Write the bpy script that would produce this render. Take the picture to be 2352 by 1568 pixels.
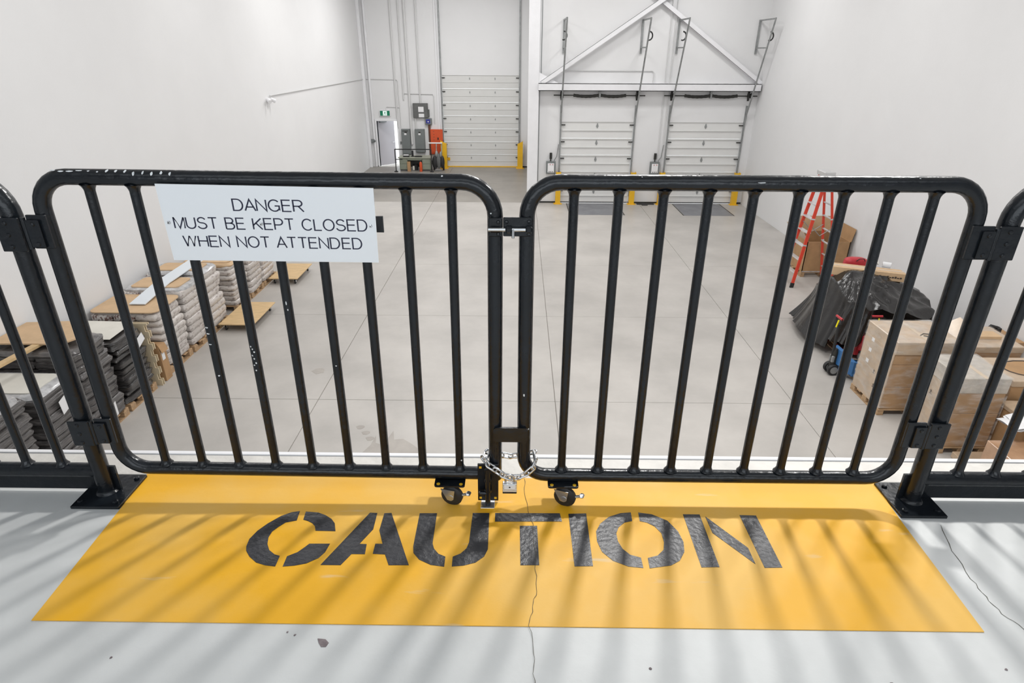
import bpy, math, random
from mathutils import Vector, Matrix
R = math.radians
random.seed(7)
scene = bpy.context.scene
for o in list(bpy.data.objects): bpy.data.objects.remove(o)
C = scene.collection

# ------------------------------------------------------------------ camera
cam_d = bpy.data.cameras.new('camera'); cam = bpy.data.objects.new('camera', cam_d); C.objects.link(cam)
_r = ((0.9999183, 0.0122771, 0.0035531), (0.0084740, -0.4287273, -0.9033942), (-0.0095677, 0.9033505, -0.4287963))
m = Matrix(((_r[0][0], -_r[1][0], -_r[2][0], 0.0), (_r[0][1], -_r[1][1], -_r[2][1], -1.6393),
            (_r[0][2], -_r[1][2], -_r[2][2], 1.3597), (0, 0, 0, 1)))
cam.matrix_world = m
cam_d.sensor_width = 36.0; cam_d.lens = 36.0 * 1403.83 / 2352.0; cam_d.clip_start = 0.02
scene.camera = cam

# ------------------------------------------------------------------ world, lights, exposure
w = bpy.data.worlds.new('world'); scene.world = w; w.use_nodes = True
w.node_tree.nodes['Background'].inputs[0].default_value = (0.93, 0.97, 1.0, 1)
w.node_tree.nodes['Background'].inputs[1].default_value = 2.2
scene.view_settings.view_transform = 'Standard'; scene.view_settings.look = 'None'
scene.view_settings.gamma = 1.0; scene.view_settings.use_curve_mapping = False
scene.view_settings.exposure = 0.0
FZ = -3.5                                            # warehouse floor level

def area(name, loc, rot, sx, sy, power, col=(1, 1, 1)):
    d = bpy.data.lights.new(name, 'AREA'); d.shape = 'RECTANGLE'; d.size = sx; d.size_y = sy
    d.energy = power; d.color = col
    o = bpy.data.objects.new(name, d); C.objects.link(o); o.location = loc; o.rotation_euler = rot
    return o
# high-bay lamps hung under the roof; the first two throw the rail shadows
area('high_bay_light', (1.08, 2.9, 4.0), (0, 0, 0), 0.30, 0.26, 200, (1, 0.985, 0.96))
area('high_bay_light', (3.3, 2.75, 4.0), (0, 0, 0), 0.85, 0.26, 165, (1, 0.985, 0.96))
for y in (7.0, 12.0, 17.0):
    for x in (-4.2, 0.4, 5.0):
        area('high_bay_light', (x, y, 4.6), (0, 0, 0), 1.6, 0.8, 80 if y < 16 else 118, (1, 0.99, 0.975))
for x in (-3.3, -1.5):
    area('high_bay_light', (x, 22.0, 4.7), (0, 0, 0), 2.2, 1.2, 172, (1, 0.99, 0.975))
# window daylight behind the camera, plus an unseen fill added for rail highlights
area('window_daylight', (-0.3, -5.6, 1.7), (R(90), 0, 0), 7.0, 2.2, 112, (0.84, 0.92, 1.0))
area('mezzanine_fill', (0.0, -2.3, 3.1), (0, 0, 0), 6.0, 1.6, 42, (0.88, 0.945, 1.0))

# ------------------------------------------------------------------ materials
MATS = {}
def s2l(c): return tuple((v / 12.92 if v <= 0.04045 else ((v + 0.055) / 1.055) ** 2.4) for v in c)
def rgb(r, g, b): return s2l((r / 255, g / 255, b / 255)) + (1,)
def mat(name, col, rough=0.6, metal=0.0, var=0.0, vscale=4.0, bump=0.0, bscale=60.0, coat=0.0, stretch=(1, 1, 1), alpha=1.0, emit=0, detail=5.0, col2=None, spec=0.5, lo=0.35, hi=0.65):
    if name in MATS: return MATS[name]
    m = bpy.data.materials.new(name); m.use_nodes = True
    nt = m.node_tree; b = nt.nodes['Principled BSDF']
    b.inputs['Base Color'].default_value = col; b.inputs['Roughness'].default_value = rough
    b.inputs['Metallic'].default_value = metal; b.inputs['Specular IOR Level'].default_value = spec
    if coat: b.inputs['Coat Weight'].default_value = coat; b.inputs['Coat Roughness'].default_value = 0.12
    if alpha < 1: b.inputs['Alpha'].default_value = alpha
    if emit: b.inputs['Emission Color'].default_value = col; b.inputs['Emission Strength'].default_value = emit
    if var or bump or col2:
        tc = nt.nodes.new('ShaderNodeTexCoord'); mp = nt.nodes.new('ShaderNodeMapping')
        mp.inputs['Scale'].default_value = stretch
        nt.links.new(tc.outputs['Object'], mp.inputs['Vector'])
    if var or col2:
        n = nt.nodes.new('ShaderNodeTexNoise'); n.inputs['Scale'].default_value = vscale; n.inputs['Detail'].default_value = detail
        n.inputs['Roughness'].default_value = 0.6
        nt.links.new(mp.outputs['Vector'], n.inputs['Vector'])
        rmp = nt.nodes.new('ShaderNodeValToRGB')
        rmp.color_ramp.elements[0].position = lo; rmp.color_ramp.elements[1].position = hi
        if col2: a, c = col2, col
        else:
            a = tuple(v * (1 - var) for v in col[:3]) + (1,); c = tuple(min(1, v * (1 + var)) for v in col[:3]) + (1,)
        rmp.color_ramp.elements[0].color = a; rmp.color_ramp.elements[1].color = c
        nt.links.new(n.outputs['Fac'], rmp.inputs['Fac']); nt.links.new(rmp.outputs['Color'], b.inputs['Base Color'])
    if bump:
        n2 = nt.nodes.new('ShaderNodeTexNoise'); n2.inputs['Scale'].default_value = bscale; n2.inputs['Detail'].default_value = 4
        nt.links.new(mp.outputs['Vector'], n2.inputs['Vector'])
        bp = nt.nodes.new('ShaderNodeBump'); bp.inputs['Strength'].default_value = bump; bp.inputs['Distance'].default_value = 0.02
        nt.links.new(n2.outputs['Fac'], bp.inputs['Height']); nt.links.new(bp.outputs['Normal'], b.inputs['Normal'])
    MATS[name] = m
    return m

WALL = mat('white_wall_paint', (0.74, 0.74, 0.745, 1), 0.75, var=0.012, vscale=0.9, bump=0.05, bscale=30)
STEELW = mat('white_steel_paint', (0.80, 0.80, 0.82, 1), 0.5, var=0.02)
CONC = mat('warehouse_concrete', (0.445, 0.422, 0.396, 1), 0.42, var=0.12, vscale=0.75, bump=0.03, bscale=14, detail=9)
CONCD = mat('darker_recess_concrete', (0.27, 0.25, 0.225, 1), 0.4, var=0.12, vscale=0.9, bump=0.03, bscale=14, detail=9)  # darker tone for the recess slabs
CONDUIT = mat('grey_painted_conduit', (0.64, 0.64, 0.64, 1), 0.5)
JOINT = mat('joint_filler', (0.26, 0.24, 0.22, 1), 0.9)
MEZZ = mat('mezzanine_concrete', (0.555, 0.565, 0.56, 1), 0.5, var=0.07, vscale=2.2, bump=0.04, bscale=26, detail=8)
LIP = mat('bare_concrete', (0.62, 0.60, 0.565, 1), 0.6, var=0.08, vscale=9, bump=0.12, bscale=40)
BLACK = mat('black_gloss_paint', (0.0075, 0.0098, 0.013, 1), 0.24, var=0.25, vscale=9, bump=0.13, bscale=34, spec=0.42)
CHIP = mat('chipped_paint_white', (0.72, 0.74, 0.75, 1), 0.6, var=0.15, vscale=60)
YEL = None
SAFETY = mat('safety_yellow_paint', (0.78, 0.45, 0.015, 1), 0.45, var=0.06, vscale=3)
LETTER = mat('black_stencil_paint', (0.026, 0.027, 0.032, 1), 0.38, var=0.15, vscale=14, bump=0.16, bscale=70, coat=0.15)
SIGN = mat('white_sign_laminate', (0.84, 0.865, 0.89, 1), 0.4)
NAVY = mat('engraved_navy_lettering', (0.015, 0.017, 0.045, 1), 0.5)
ZINC = mat('zinc_plated_steel', (0.62, 0.63, 0.64, 1), 0.26, 0.9, var=0.1, vscale=20)
GALV = mat('galvanised_track', (0.30, 0.31, 0.31, 1), 0.5, 0.5, var=0.15, vscale=8)
DARKST = mat('dark_oiled_steel', (0.035, 0.035, 0.032, 1), 0.45, 0.4, var=0.2)
RUBBER = mat('black_rubber', (0.016, 0.016, 0.017, 1), 0.6, bump=0.1)
DOORP = mat('white_door_skin', (0.72, 0.72, 0.71, 1), 0.5, var=0.015, vscale=2)
DOORG = mat('grey_white_door_skin', (0.66, 0.66, 0.645, 1), 0.55, var=0.015, vscale=2)
GREYP = mat('grey_enamel', (0.17, 0.185, 0.185, 1), 0.45, var=0.05)
DGREY = mat('dark_grey_enamel', (0.12, 0.122, 0.12, 1), 0.5, var=0.1)
ORANGE = mat('orange_enamel', (0.62, 0.085, 0.022, 1), 0.4, var=0.06)
DESKG = mat('green_grey_enamel', (0.235, 0.26, 0.205, 1), 0.45, var=0.05)
DESKT = mat('desk_top_laminate', (0.36, 0.37, 0.30, 1), 0.4)
WHITE = mat('white_paper', (0.80, 0.80, 0.81, 1), 0.6)
BLUE = mat('blue_label', (0.02, 0.025, 0.26, 1), 0.4)
GREEN = mat('exit_green', (0.0, 0.20, 0.10, 1), 0.4)
MINT = mat('exit_white', (0.75, 0.9, 0.85, 1), 0.4, emit=0.35)
BROWN = mat('brown_conduit', (0.13, 0.05, 0.03, 1), 0.5)
KRAFT = mat('kraft_cardboard', (0.57, 0.395, 0.235, 1), 0.75, var=0.07, vscale=5)
KRAFTB = mat('brown_cardboard', (0.41, 0.245, 0.12, 1), 0.7, var=0.10, vscale=4)
KRAFTL = mat('pale_wrapped_cardboard', (0.51, 0.385, 0.27, 1), 0.38, var=0.12, vscale=5, coat=0.4)
FILMG = mat('film_greyed_cardboard', (0.47, 0.42, 0.36, 1), 0.3, var=0.18, vscale=7, coat=0.6, bump=0.3, bscale=16)
TAPE = mat('packing_tape', (0.60, 0.47, 0.33, 1), 0.25, coat=0.5)
INK = mat('carton_ink', (0.07, 0.05, 0.04, 1), 0.6)
WOOD = mat('pallet_wood', (0.42, 0.275, 0.155, 1), 0.75, var=0.25, vscale=6, stretch=(1, 6, 6), bump=0.1)
PLY = mat('dolly_plywood', (0.60, 0.42, 0.22, 1), 0.6, var=0.10, vscale=5, stretch=(1, 4, 1))
BAG = mat('printed_white_sack', (0.56, 0.52, 0.49, 1), 0.5, var=0.30, vscale=15, stretch=(1, 1, 1.7), bump=0.35, bscale=16, coat=0.3, col2=(0.27, 0.22, 0.205, 1), lo=0.33, hi=0.47)
BAGE = mat('sack_end_print', (0.66, 0.63, 0.60, 1), 0.5, vscale=13, stretch=(2, 1, 1), bump=0.3, bscale=20, col2=(0.20, 0.12, 0.105, 1), lo=0.42, hi=0.5)
BBAG = mat('grey_black_stretch_film', (0.155, 0.145, 0.142, 1), 0.32, vscale=8, stretch=(1, 1, 7), bump=0.8, bscale=9, coat=0.5, col2=(0.035, 0.032, 0.032, 1), lo=0.3, hi=0.75)  # grey streaks in the colour stand for the film's reflections
BBAGD = mat('black_stretch_film', (0.045, 0.041, 0.040, 1), 0.25, vscale=8, stretch=(1, 1, 7), bump=0.7, bscale=9, coat=0.6, col2=(0.016, 0.015, 0.015, 1))
CLEARF = mat('cloudy_stretch_film', (0.45, 0.45, 0.46, 1), 0.22, var=0.25, vscale=10, bump=0.7, bscale=12, coat=0.6)
TARP = mat('black_plastic_sheet', (0.013, 0.012, 0.012, 1), 0.24, var=0.25, vscale=3, bump=0.8, bscale=5.5, coat=0.25)
CREAM = mat('cream_foam', (0.66, 0.55, 0.38, 1), 0.8, var=0.1)
MATT = mat('pale_top_sheet', (0.68, 0.66, 0.60, 1), 0.7, var=0.05)
STRIPW = mat('white_strip_laminate', (0.70, 0.75, 0.80, 1), 0.35)
RED = mat('red_plastic', (0.46, 0.025, 0.035, 1), 0.45, var=0.1)
LRED = mat('ladder_red_fibreglass', (0.68, 0.055, 0.025, 1), 0.45, var=0.06)
ALU = mat('aluminium', (0.66, 0.66, 0.66, 1), 0.38, 0.6, var=0.06)
JBLUE = mat('blue_truck_enamel', (0.04, 0.15, 0.36, 1), 0.4)
JYEL = mat('yellow_plastic', (0.85, 0.72, 0.0, 1), 0.4)
STAIN = mat('damp_concrete', (0.36, 0.33, 0.30, 1), 0.4, var=0.1, vscale=3)
CRACK = mat('crack_dark', (0.09, 0.08, 0.06, 1), 0.9)  # dark tone of the crack lines
PLATE = mat('steel_leveler_plate', (0.23, 0.235, 0.255, 1), 0.5, 0.25, var=0.15, vscale=2)
LEAF = mat('lilac_grey_door', (0.40, 0.385, 0.41, 1), 0.5)

# worn yellow floor paint: paler scuffed patches and a few bare streaks (wear with its own shape)
def make_yellow():
    m = bpy.data.materials.new('worn_yellow_floor_paint'); m.use_nodes = True; nt = m.node_tree; b = nt.nodes['Principled BSDF']
    tc = nt.nodes.new('ShaderNodeTexCoord')
    def noise(sc, det, mapscale=(1, 1, 1), rot=0):
        mp = nt.nodes.new('ShaderNodeMapping'); mp.inputs['Scale'].default_value = mapscale; mp.inputs['Rotation'].default_value = (0, 0, rot)
        nt.links.new(tc.outputs['Object'], mp.inputs['Vector'])
        n = nt.nodes.new('ShaderNodeTexNoise'); n.inputs['Scale'].default_value = sc; n.inputs['Detail'].default_value = det
        nt.links.new(mp.outputs['Vector'], n.inputs['Vector']); return n
    n1 = noise(2.3, 7); r1 = nt.nodes.new('ShaderNodeValToRGB')
    r1.color_ramp.elements[0].position = 0.42; r1.color_ramp.elements[0].color = (0.76, 0.385, 0.004, 1)
    r1.color_ramp.elements[1].position = 0.64; r1.color_ramp.elements[1].color = (0.74, 0.43, 0.075, 1)
    nt.links.new(n1.outputs['Fac'], r1.inputs['Fac'])
    n2 = noise(5.0, 8, (0.55, 3.2, 1), 0.9); r2 = nt.nodes.new('ShaderNodeValToRGB')
    r2.color_ramp.elements[0].position = 0.655; r2.color_ramp.elements[0].color = (0, 0, 0, 1)
    r2.color_ramp.elements[1].position = 0.76; r2.color_ramp.elements[1].color = (0.75, 0.75, 0.75, 1)
    nt.links.new(n2.outputs['Fac'], r2.inputs['Fac'])
    mx = nt.nodes.new('ShaderNodeMixRGB'); mx.inputs['Color2'].default_value = (0.62, 0.55, 0.42, 1)
    nt.links.new(r2.outputs['Color'], mx.inputs['Fac']); nt.links.new(r1.outputs['Color'], mx.inputs['Color1'])
    nt.links.new(mx.outputs['Color'], b.inputs['Base Color'])
    b.inputs['Roughness'].default_value = 0.6; b.inputs['Specular IOR Level'].default_value = 0.45; b.inputs['Coat Weight'].default_value = 0.14; b.inputs['Coat Roughness'].default_value = 0.4
    n3 = noise(38, 4); bp = nt.nodes.new('ShaderNodeBump'); bp.inputs['Strength'].default_value = 0.08; bp.inputs['Distance'].default_value = 0.01
    nt.links.new(n3.outputs['Fac'], bp.inputs['Height']); nt.links.new(bp.outputs['Normal'], b.inputs['Normal'])
    return m
YEL = make_yellow()
def make_film():
    m = bpy.data.materials.new('clear_stretch_film'); m.use_nodes = True; nt = m.node_tree; b = nt.nodes['Principled BSDF']
    b.inputs['Base Color'].default_value = (0.75, 0.74, 0.72, 1); b.inputs['Roughness'].default_value = 0.18
    tc = nt.nodes.new('ShaderNodeTexCoord'); mp = nt.nodes.new('ShaderNodeMapping'); mp.inputs['Scale'].default_value = (1.2, 1.2, 3.5); mp.inputs['Rotation'].default_value = (0.3, 0.2, 0)
    nt.links.new(tc.outputs['Object'], mp.inputs['Vector'])
    n = nt.nodes.new('ShaderNodeTexNoise'); n.inputs['Scale'].default_value = 3.2; n.inputs['Detail'].default_value = 7; nt.links.new(mp.outputs['Vector'], n.inputs['Vector'])
    r = nt.nodes.new('ShaderNodeValToRGB'); r.color_ramp.elements[0].position = 0.44; r.color_ramp.elements[0].color = (0.04, 0.04, 0.04, 1)
    r.color_ramp.elements[1].position = 0.74; r.color_ramp.elements[1].color = (0.42, 0.42, 0.42, 1)
    nt.links.new(n.outputs['Fac'], r.inputs['Fac']); nt.links.new(r.outputs['Color'], b.inputs['Alpha'])
    n2 = nt.nodes.new('ShaderNodeTexNoise'); n2.inputs['Scale'].default_value = 11; nt.links.new(mp.outputs['Vector'], n2.inputs['Vector'])
    bp = nt.nodes.new('ShaderNodeBump'); bp.inputs['Strength'].default_value = 0.6; bp.inputs['Distance'].default_value = 0.02
    nt.links.new(n2.outputs['Fac'], bp.inputs['Height']); nt.links.new(bp.outputs['Normal'], b.inputs['Normal'])
    return m
FILM = make_film()

# ------------------------------------------------------------------ mesh builder
ROOT = {}
class MB:
    def __init__(s): s.v = []; s.f = []
    def add(s, vs, fs, M=None):
        k = len(s.v)
        s.v += [tuple(M @ Vector(p)) if M else tuple(p) for p in vs]
        s.f += [tuple(i + k for i in f) for f in fs]; return s
    def box(s, x0, x1, y0, y1, z0, z1, ch=0.0, M=None):
        if ch <= 0:
            v = [(x, y, z) for z in (z0, z1) for y in (y0, y1) for x in (x0, x1)]
            return s.add(v, [(0, 2, 3, 1), (4, 5, 7, 6), (0, 1, 5, 4), (2, 6, 7, 3), (0, 4, 6, 2), (1, 3, 7, 5)], M)
        ch = min(ch, (x1 - x0) * .45, (y1 - y0) * .45, (z1 - z0) * .45)
        X, Y, Z = (x0, x1), (y0, y1), (z0, z1); v = []; idx = {}
        for i in (0, 1):
            for j in (0, 1):
                for k in (0, 1):
                    sx, sy, sz = (1 - 2 * i) * ch, (1 - 2 * j) * ch, (1 - 2 * k) * ch
                    for a, p in enumerate(((X[i], Y[j] + sy, Z[k] + sz), (X[i] + sx, Y[j], Z[k] + sz), (X[i] + sx, Y[j] + sy, Z[k]))):
                        idx[i, j, k, a] = len(v); v.append(p)
        g = lambda i, j, k, a: idx[i, j, k, a]
        F = []
        for i in (0, 1):
            F.append([g(i, 0, 0, 0), g(i, 1, 0, 0), g(i, 1, 1, 0), g(i, 0, 1, 0)])
            F.append([g(0, i, 0, 1), g(1, i, 0, 1), g(1, i, 1, 1), g(0, i, 1, 1)])
            F.append([g(0, 0, i, 2), g(1, 0, i, 2), g(1, 1, i, 2), g(0, 1, i, 2)])
        for a in (0, 1):
            for b in (0, 1):
                F.append([g(a, b, 0, 0), g(a, b, 1, 0), g(a, b, 1, 1), g(a, b, 0, 1)])
                F.append([g(a, 0, b, 0), g(a, 1, b, 0), g(a, 1, b, 2), g(a, 0, b, 2)])
                F.append([g(0, a, b, 1), g(1, a, b, 1), g(1, a, b, 2), g(0, a, b, 2)])
                for c in (0, 1): F.append([g(a, b, c, 0), g(a, b, c, 1), g(a, b, c, 2)])
        c = Vector(((x0 + x1) / 2, (y0 + y1) / 2, (z0 + z1) / 2)); out = []
        for f in F:
            p = [Vector(v[q]) for q in f]; n = (p[1] - p[0]).cross(p[2] - p[0])
            out.append(tuple(f) if n.dot(sum(p, Vector()) / len(p) - c) > 0 else tuple(reversed(f)))
        return s.add(v, out, M)
    def tube(s, pts, r, seg=16, closed=False, cap=True, M=None, r2=None):
        P = [Vector(p) for p in pts]; n = len(P); rings = []; up = None; vs = []; fs = []
        for i in range(n):
            a = P[(i - 1) % n] if (i or closed) else P[0]; b = P[(i + 1) % n] if (i < n - 1 or closed) else P[-1]
            t = (b - a).normalized()
            if up is None:
                up = Vector((0, 0, 1)) if abs(t.z) < .9 else Vector((0, 1, 0))
            side = t.cross(up)
            if side.length < 1e-5: side = t.orthogonal()
            side.normalize(); up2 = side.cross(t).normalized(); up = up2
            rr = r if not r2 else r + (r2 - r) * i / max(1, n - 1)
            if isinstance(r, (list, tuple)): rr = r[i]
            k = 1.0
            if 0 < i < n - 1 or closed:
                d1 = (P[i] - a).normalized(); d2 = (b - P[i]).normalized(); k = 1.0
            vs += [P[i] + (side * math.cos(2 * math.pi * j / seg) + up2 * math.sin(2 * math.pi * j / seg)) * rr * k for j in range(seg)]
        m_ = n if closed else n - 1
        for i in range(m_):
            for j in range(seg):
                a, b = i * seg + j, i * seg + (j + 1) % seg; c, d = ((i + 1) % n) * seg + (j + 1) % seg, ((i + 1) % n) * seg + j
                fs.append((a, d, c, b))
        if cap and not closed:
            fs.append(tuple(range(seg))); fs.append(tuple(reversed(range((n - 1) * seg, n * seg))))
        return s.add(vs, fs, M)
    def cyl(s, p0, p1, r, r2=None, seg=14, M=None): return s.tube([p0, p1], r, seg, M=M, r2=r2)
    def prism(s, poly, z0, z1, M=None):
        n = len(poly); A = sum(poly[i][0] * poly[(i + 1) % n][1] - poly[(i + 1) % n][0] * poly[i][1] for i in range(n))
        if A < 0: poly = list(reversed(poly))
        v = [(x, y, z0) for x, y in poly] + [(x, y, z1) for x, y in poly]
        f = [tuple(reversed(range(n))), tuple(range(n, 2 * n))] + [(i, (i + 1) % n, n + (i + 1) % n, n + i) for i in range(n)]
        return s.add(v, f, M)
    def lathe(s, prof, seg=20, M=None):
        vs = []; fs = []; n = len(prof)
        for r, z in prof: vs += [(r * math.cos(2 * math.pi * j / seg), r * math.sin(2 * math.pi * j / seg), z) for j in range(seg)]
        for i in range(n - 1):
            for j in range(seg): fs.append((i * seg + j, i * seg + (j + 1) % seg, (i + 1) * seg + (j + 1) % seg, (i + 1) * seg + j))
        fs.append(tuple(reversed(range(seg)))); fs.append(tuple(range((n - 1) * seg, n * seg)))
        return s.add(vs, fs, M)
    def grid(s, fn, nu, nv, wrapu=False, M=None):
        vs = [fn(i / (nu if wrapu else nu - 1), j / (nv - 1)) for j in range(nv) for i in range(nu)]; fs = []
        for j in range(nv - 1):
            for i in range(nu if wrapu else nu - 1):
                a = j * nu + i; b = j * nu + (i + 1) % nu; fs.append((a, b, b + nu, a + nu))
        return s.add(vs, fs, M)
    def build(s, name, m, parent=None, smooth=None, label=None):
        off = ROOT.get(parent.name if parent else None, Vector((0, 0, 0)))
        me = bpy.data.meshes.new(name); me.from_pydata([(x - off[0], y - off[1], z - off[2]) for x, y, z in s.v], [], s.f); me.update()
        me.materials.append(m)
        if smooth is not None:
            me.polygons.foreach_set('use_smooth', [True] * len(me.polygons)); me.set_sharp_from_angle(angle=R(smooth))
        o = bpy.data.objects.new(name, me); C.objects.link(o)
        if parent is not None: o.parent = parent; ROOT[o.name] = off
        if label: o['label'] = label
        return o
def cut(a, b, c): return a + (b - a) * c

def thing(name, label, cat, loc=(0, 0, 0), rz=0.0, group=None, local=False):
    o = bpy.data.objects.new(name, None); C.objects.link(o); o.location = loc; o.rotation_euler = (0, 0, rz)
    o.empty_display_size = 0.05
    o['label'] = label; o['category'] = cat
    if group: o['group'] = group
    ROOT[o.name] = Vector((0, 0, 0)) if local else Vector(loc)
    return o
def tag(o, label, cat, group=None):
    o['label'] = label; o['category'] = cat
    if group: o['group'] = group
    return o
def struct(o): o['kind'] = 'structure'; return o
def sroot(name, loc=(0, 0, 0)):
    o = bpy.data.objects.new(name, None); C.objects.link(o); o.location = loc; ROOT[o.name] = Vector(loc); o['kind'] = 'structure'; o.empty_display_size = 0.05
    return o
def inst(src, parent, loc=(0, 0, 0), rot=(0, 0, 0)):
    o = src.copy(); C.objects.link(o); o.parent = parent; o.location = loc; o.rotation_euler = rot; ROOT[o.name] = ROOT.get(parent.name, Vector((0, 0, 0))); return o
def dup(root, loc, rz=0.0, label=None):
    r = root.copy(); C.objects.link(r); r.location = loc; r.rotation_euler = (0, 0, rz)
    if label: r['label'] = label
    for ch in list(root.children):
        c = ch.copy(); C.objects.link(c); c.parent = r
        for g in list(ch.children):
            d = g.copy(); C.objects.link(d); d.parent = c
    return r
def xf(loc=(0, 0, 0), rx=0, ry=0, rz=0):
    return Matrix.Translation(loc) @ Matrix.Rotation(rz, 4, 'Z') @ Matrix.Rotation(ry, 4, 'Y') @ Matrix.Rotation(rx, 4, 'X')
def arc(cx, cz, r, a0, a1, n, y=0): return [(cx + r * math.cos(R(a0 + (a1 - a0) * i / n)), y, cz + r * math.sin(R(a0 + (a1 - a0) * i / n))) for i in range(n + 1)]
# ================================================================== the setting
XL, XR, YD, YG, XC = -6.88, 7.85, 20.15, 27.45, 0.40
CEIL = 5.2
floor = struct(MB().box(XL, XR, -2.0, YD, FZ - .2, FZ - .012).box(XL, XC, YD, YG, FZ - .2, FZ - .012).build('floor', JOINT))
ROOT['floor'] = Vector((0, 0, 0))
xs = [XL, -3.07, 0.58, 4.24, XR]; ys = [-2.0, 3.1, 6.46, 9.80, 13.1, 16.5, YD]
for i in range(4):
    for j in range(len(ys) - 1):
        g = .0042
        MB().box(xs[i] + g, xs[i + 1] - g, ys[j] + g, ys[j + 1] - g, FZ - .03, FZ, .004).build('floor_slab', CONC, floor)
for x0, x1 in ((XL, -3.07), (-3.07, XC)):
    for y0, y1 in ((YD, 23.8), (23.8, YG)):
        MB().box(x0 + .006, x1 - .006, y0 + .006, y1 - .006, FZ - .03, FZ, .004).build('floor_slab', CONCD, floor)
def flat(poly, z0, z1, name, m, parent): return MB().prism(poly, z0, z1).build(name, m, parent)
flat([(-2.11, 5.0), (-2.0, 5.26), (-1.97, 5.5), (-1.94, 5.32), (-1.83, 5.27), (-1.75, 5.62), (-1.70, 5.40), (-1.58, 5.42), (-1.45, 5.31), (-1.33, 5.19), (-1.29, 5.0)], FZ, FZ + .002, 'damp_stain', STAIN, floor)
flat([(-3.46, 7.37), (-3.40, 7.47), (-3.30, 7.48), (-3.25, 7.42), (-3.24, 7.33), (-3.35, 7.27)], FZ, FZ + .002, 'damp_stain', STAIN, floor)
for x, y in ((-2.24, 5.70), (-2.13, 5.56), (-2.04, 5.42)):
    flat([(x + .06 * math.cos(a) * (1 + .2 * math.sin(3 * a)), y + .05 * math.sin(a)) for a in [i * .7 for i in range(9)]], FZ, FZ + .002, 'damp_stain', STAIN, floor)

struct(MB().box(XL - .2, XL, -6.2, YG, FZ - .2, CEIL).build('wall_left', WALL))
struct(MB().box(XR, XR + .2, -6.2, YD + .2, FZ - .2, CEIL).build('wall_right', WALL))
struct(MB().box(XL - .2, XR + .2, -6.4, -6.2, FZ - .2, CEIL).build('wall_behind', WALL))
struct(MB().box(XL - .2, XR + .2, -6.4, YG + .2, CEIL, CEIL + .2).build('ceiling', WALL))
# dock wall with two door openings
wd = MB()
for x0, x1 in ((XC, 1.40), (3.85, 5.03), (7.52, XR)): wd.box(x0, x1, YD, YD + .2, FZ, FZ + 2.72)
wd.box(XC, XR, YD, YD + .2, FZ + 2.72, CEIL)
wall_dock = struct(wd.build('wall_back', WALL))
struct(MB().box(XC - .02, XC + .18, YD + .2, YG + .2, FZ, CEIL).build('wall_recess', WALL))
# grade-level wall with the drive-in door and the man door openings
wg = MB().box(XL, -6.46, YG, YG + .2, FZ, CEIL).box(-5.54, -3.44, YG, YG + .2, FZ, CEIL).box(-.04, XC + .2, YG, YG + .2, FZ, CEIL)
wg.box(-6.46, -5.54, YG, YG + .2, FZ + 2.0, CEIL).box(-3.44, -.04, YG, YG + .2, FZ + 3.90, CEIL)
struct(wg.build('wall_far', WALL))
struct(MB().box(XC - .13, XC + .22, YD - .22, YD + .02, FZ, CEIL, .01).build('column', STEELW))
struct(MB().box(XC + .28, XC + .30, YD - .012, YD, FZ + 3.95, CEIL).build('gap_line_1', GREYP))  # grey strip drawn as the dark gap between column and wall
struct(MB().box(XC + .24, XC + .26, YD - .012, YD, FZ, FZ + 3.7).build('gap_line_2', GREYP))  # same painted gap line, below the beam
struct(MB().box(XL, XL + .12, YG - .25, YG - .05, FZ, CEIL, .01).box(XL + .24, XL + .32, YG - .08, YG, FZ, CEIL, .01).build('column', STEELW))
for x in (-3.66, -3.55): struct(MB().box(x, x + .05, YG - .05, YG, FZ, CEIL).build('trim_3', STEELW))
# black sealant line at the foot of the dock wall
struct(MB().box(XC + .3, 1.4, YD - .02, YD, FZ, FZ + .05).box(3.85, 5.03, YD - .02, YD, FZ, FZ + .05).box(7.52, XR, YD - .02, YD, FZ, FZ + .05).build('baseboard_back', DARKST))
struct(MB().box(.1, XC, YG - .02, YG, FZ, FZ + .05).box(XL + .3, -6.5, YG - .02, YG, FZ, FZ + .05).build('baseboard_far', DARKST))
# white beam and the two crossed braces over the dock doors
BY = YD - .32
struct(MB().box(XC + .2, XR - .05, BY, BY + .02, FZ + 3.70, FZ + 3.93).box(XC + .2, XR - .05, BY - .0, YD, FZ + 3.70, FZ + 3.72).box(XC + .2, XR - .05, BY, YD, FZ + 3.91, FZ + 3.93).build('beam', STEELW))
def brace(x0, z0, x1, z1, y):
    L = math.hypot(x1 - x0, z1 - z0); a = math.atan2(z1 - z0, x1 - x0)
    M = xf((x0, y, z0), ry=-a)
    return struct(MB().box(0, L, 0, .012, -.065, .065, 0, M).box(0, L, 0, .16, .055, .065, 0, M).box(0, L, .148, .16, -.065, .065, 0, M).build('brace', STEELW))
brace(.70, FZ + 3.93, 7.6, FZ + 8.40, YD - .30)
brace(7.85, FZ + 3.93, 1.2, FZ + 8.45, YD - .16)
struct(MB().prism([(.62, FZ + 3.93), (1.25, FZ + 3.93), (.62, FZ + 4.25)], 0, .02, M=Matrix(((1, 0, 0, 0), (0, 0, -1, YD - .2), (0, 1, 0, 0), (0, 0, 0, 1)))).build('gusset_plate', STEELW))
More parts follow.
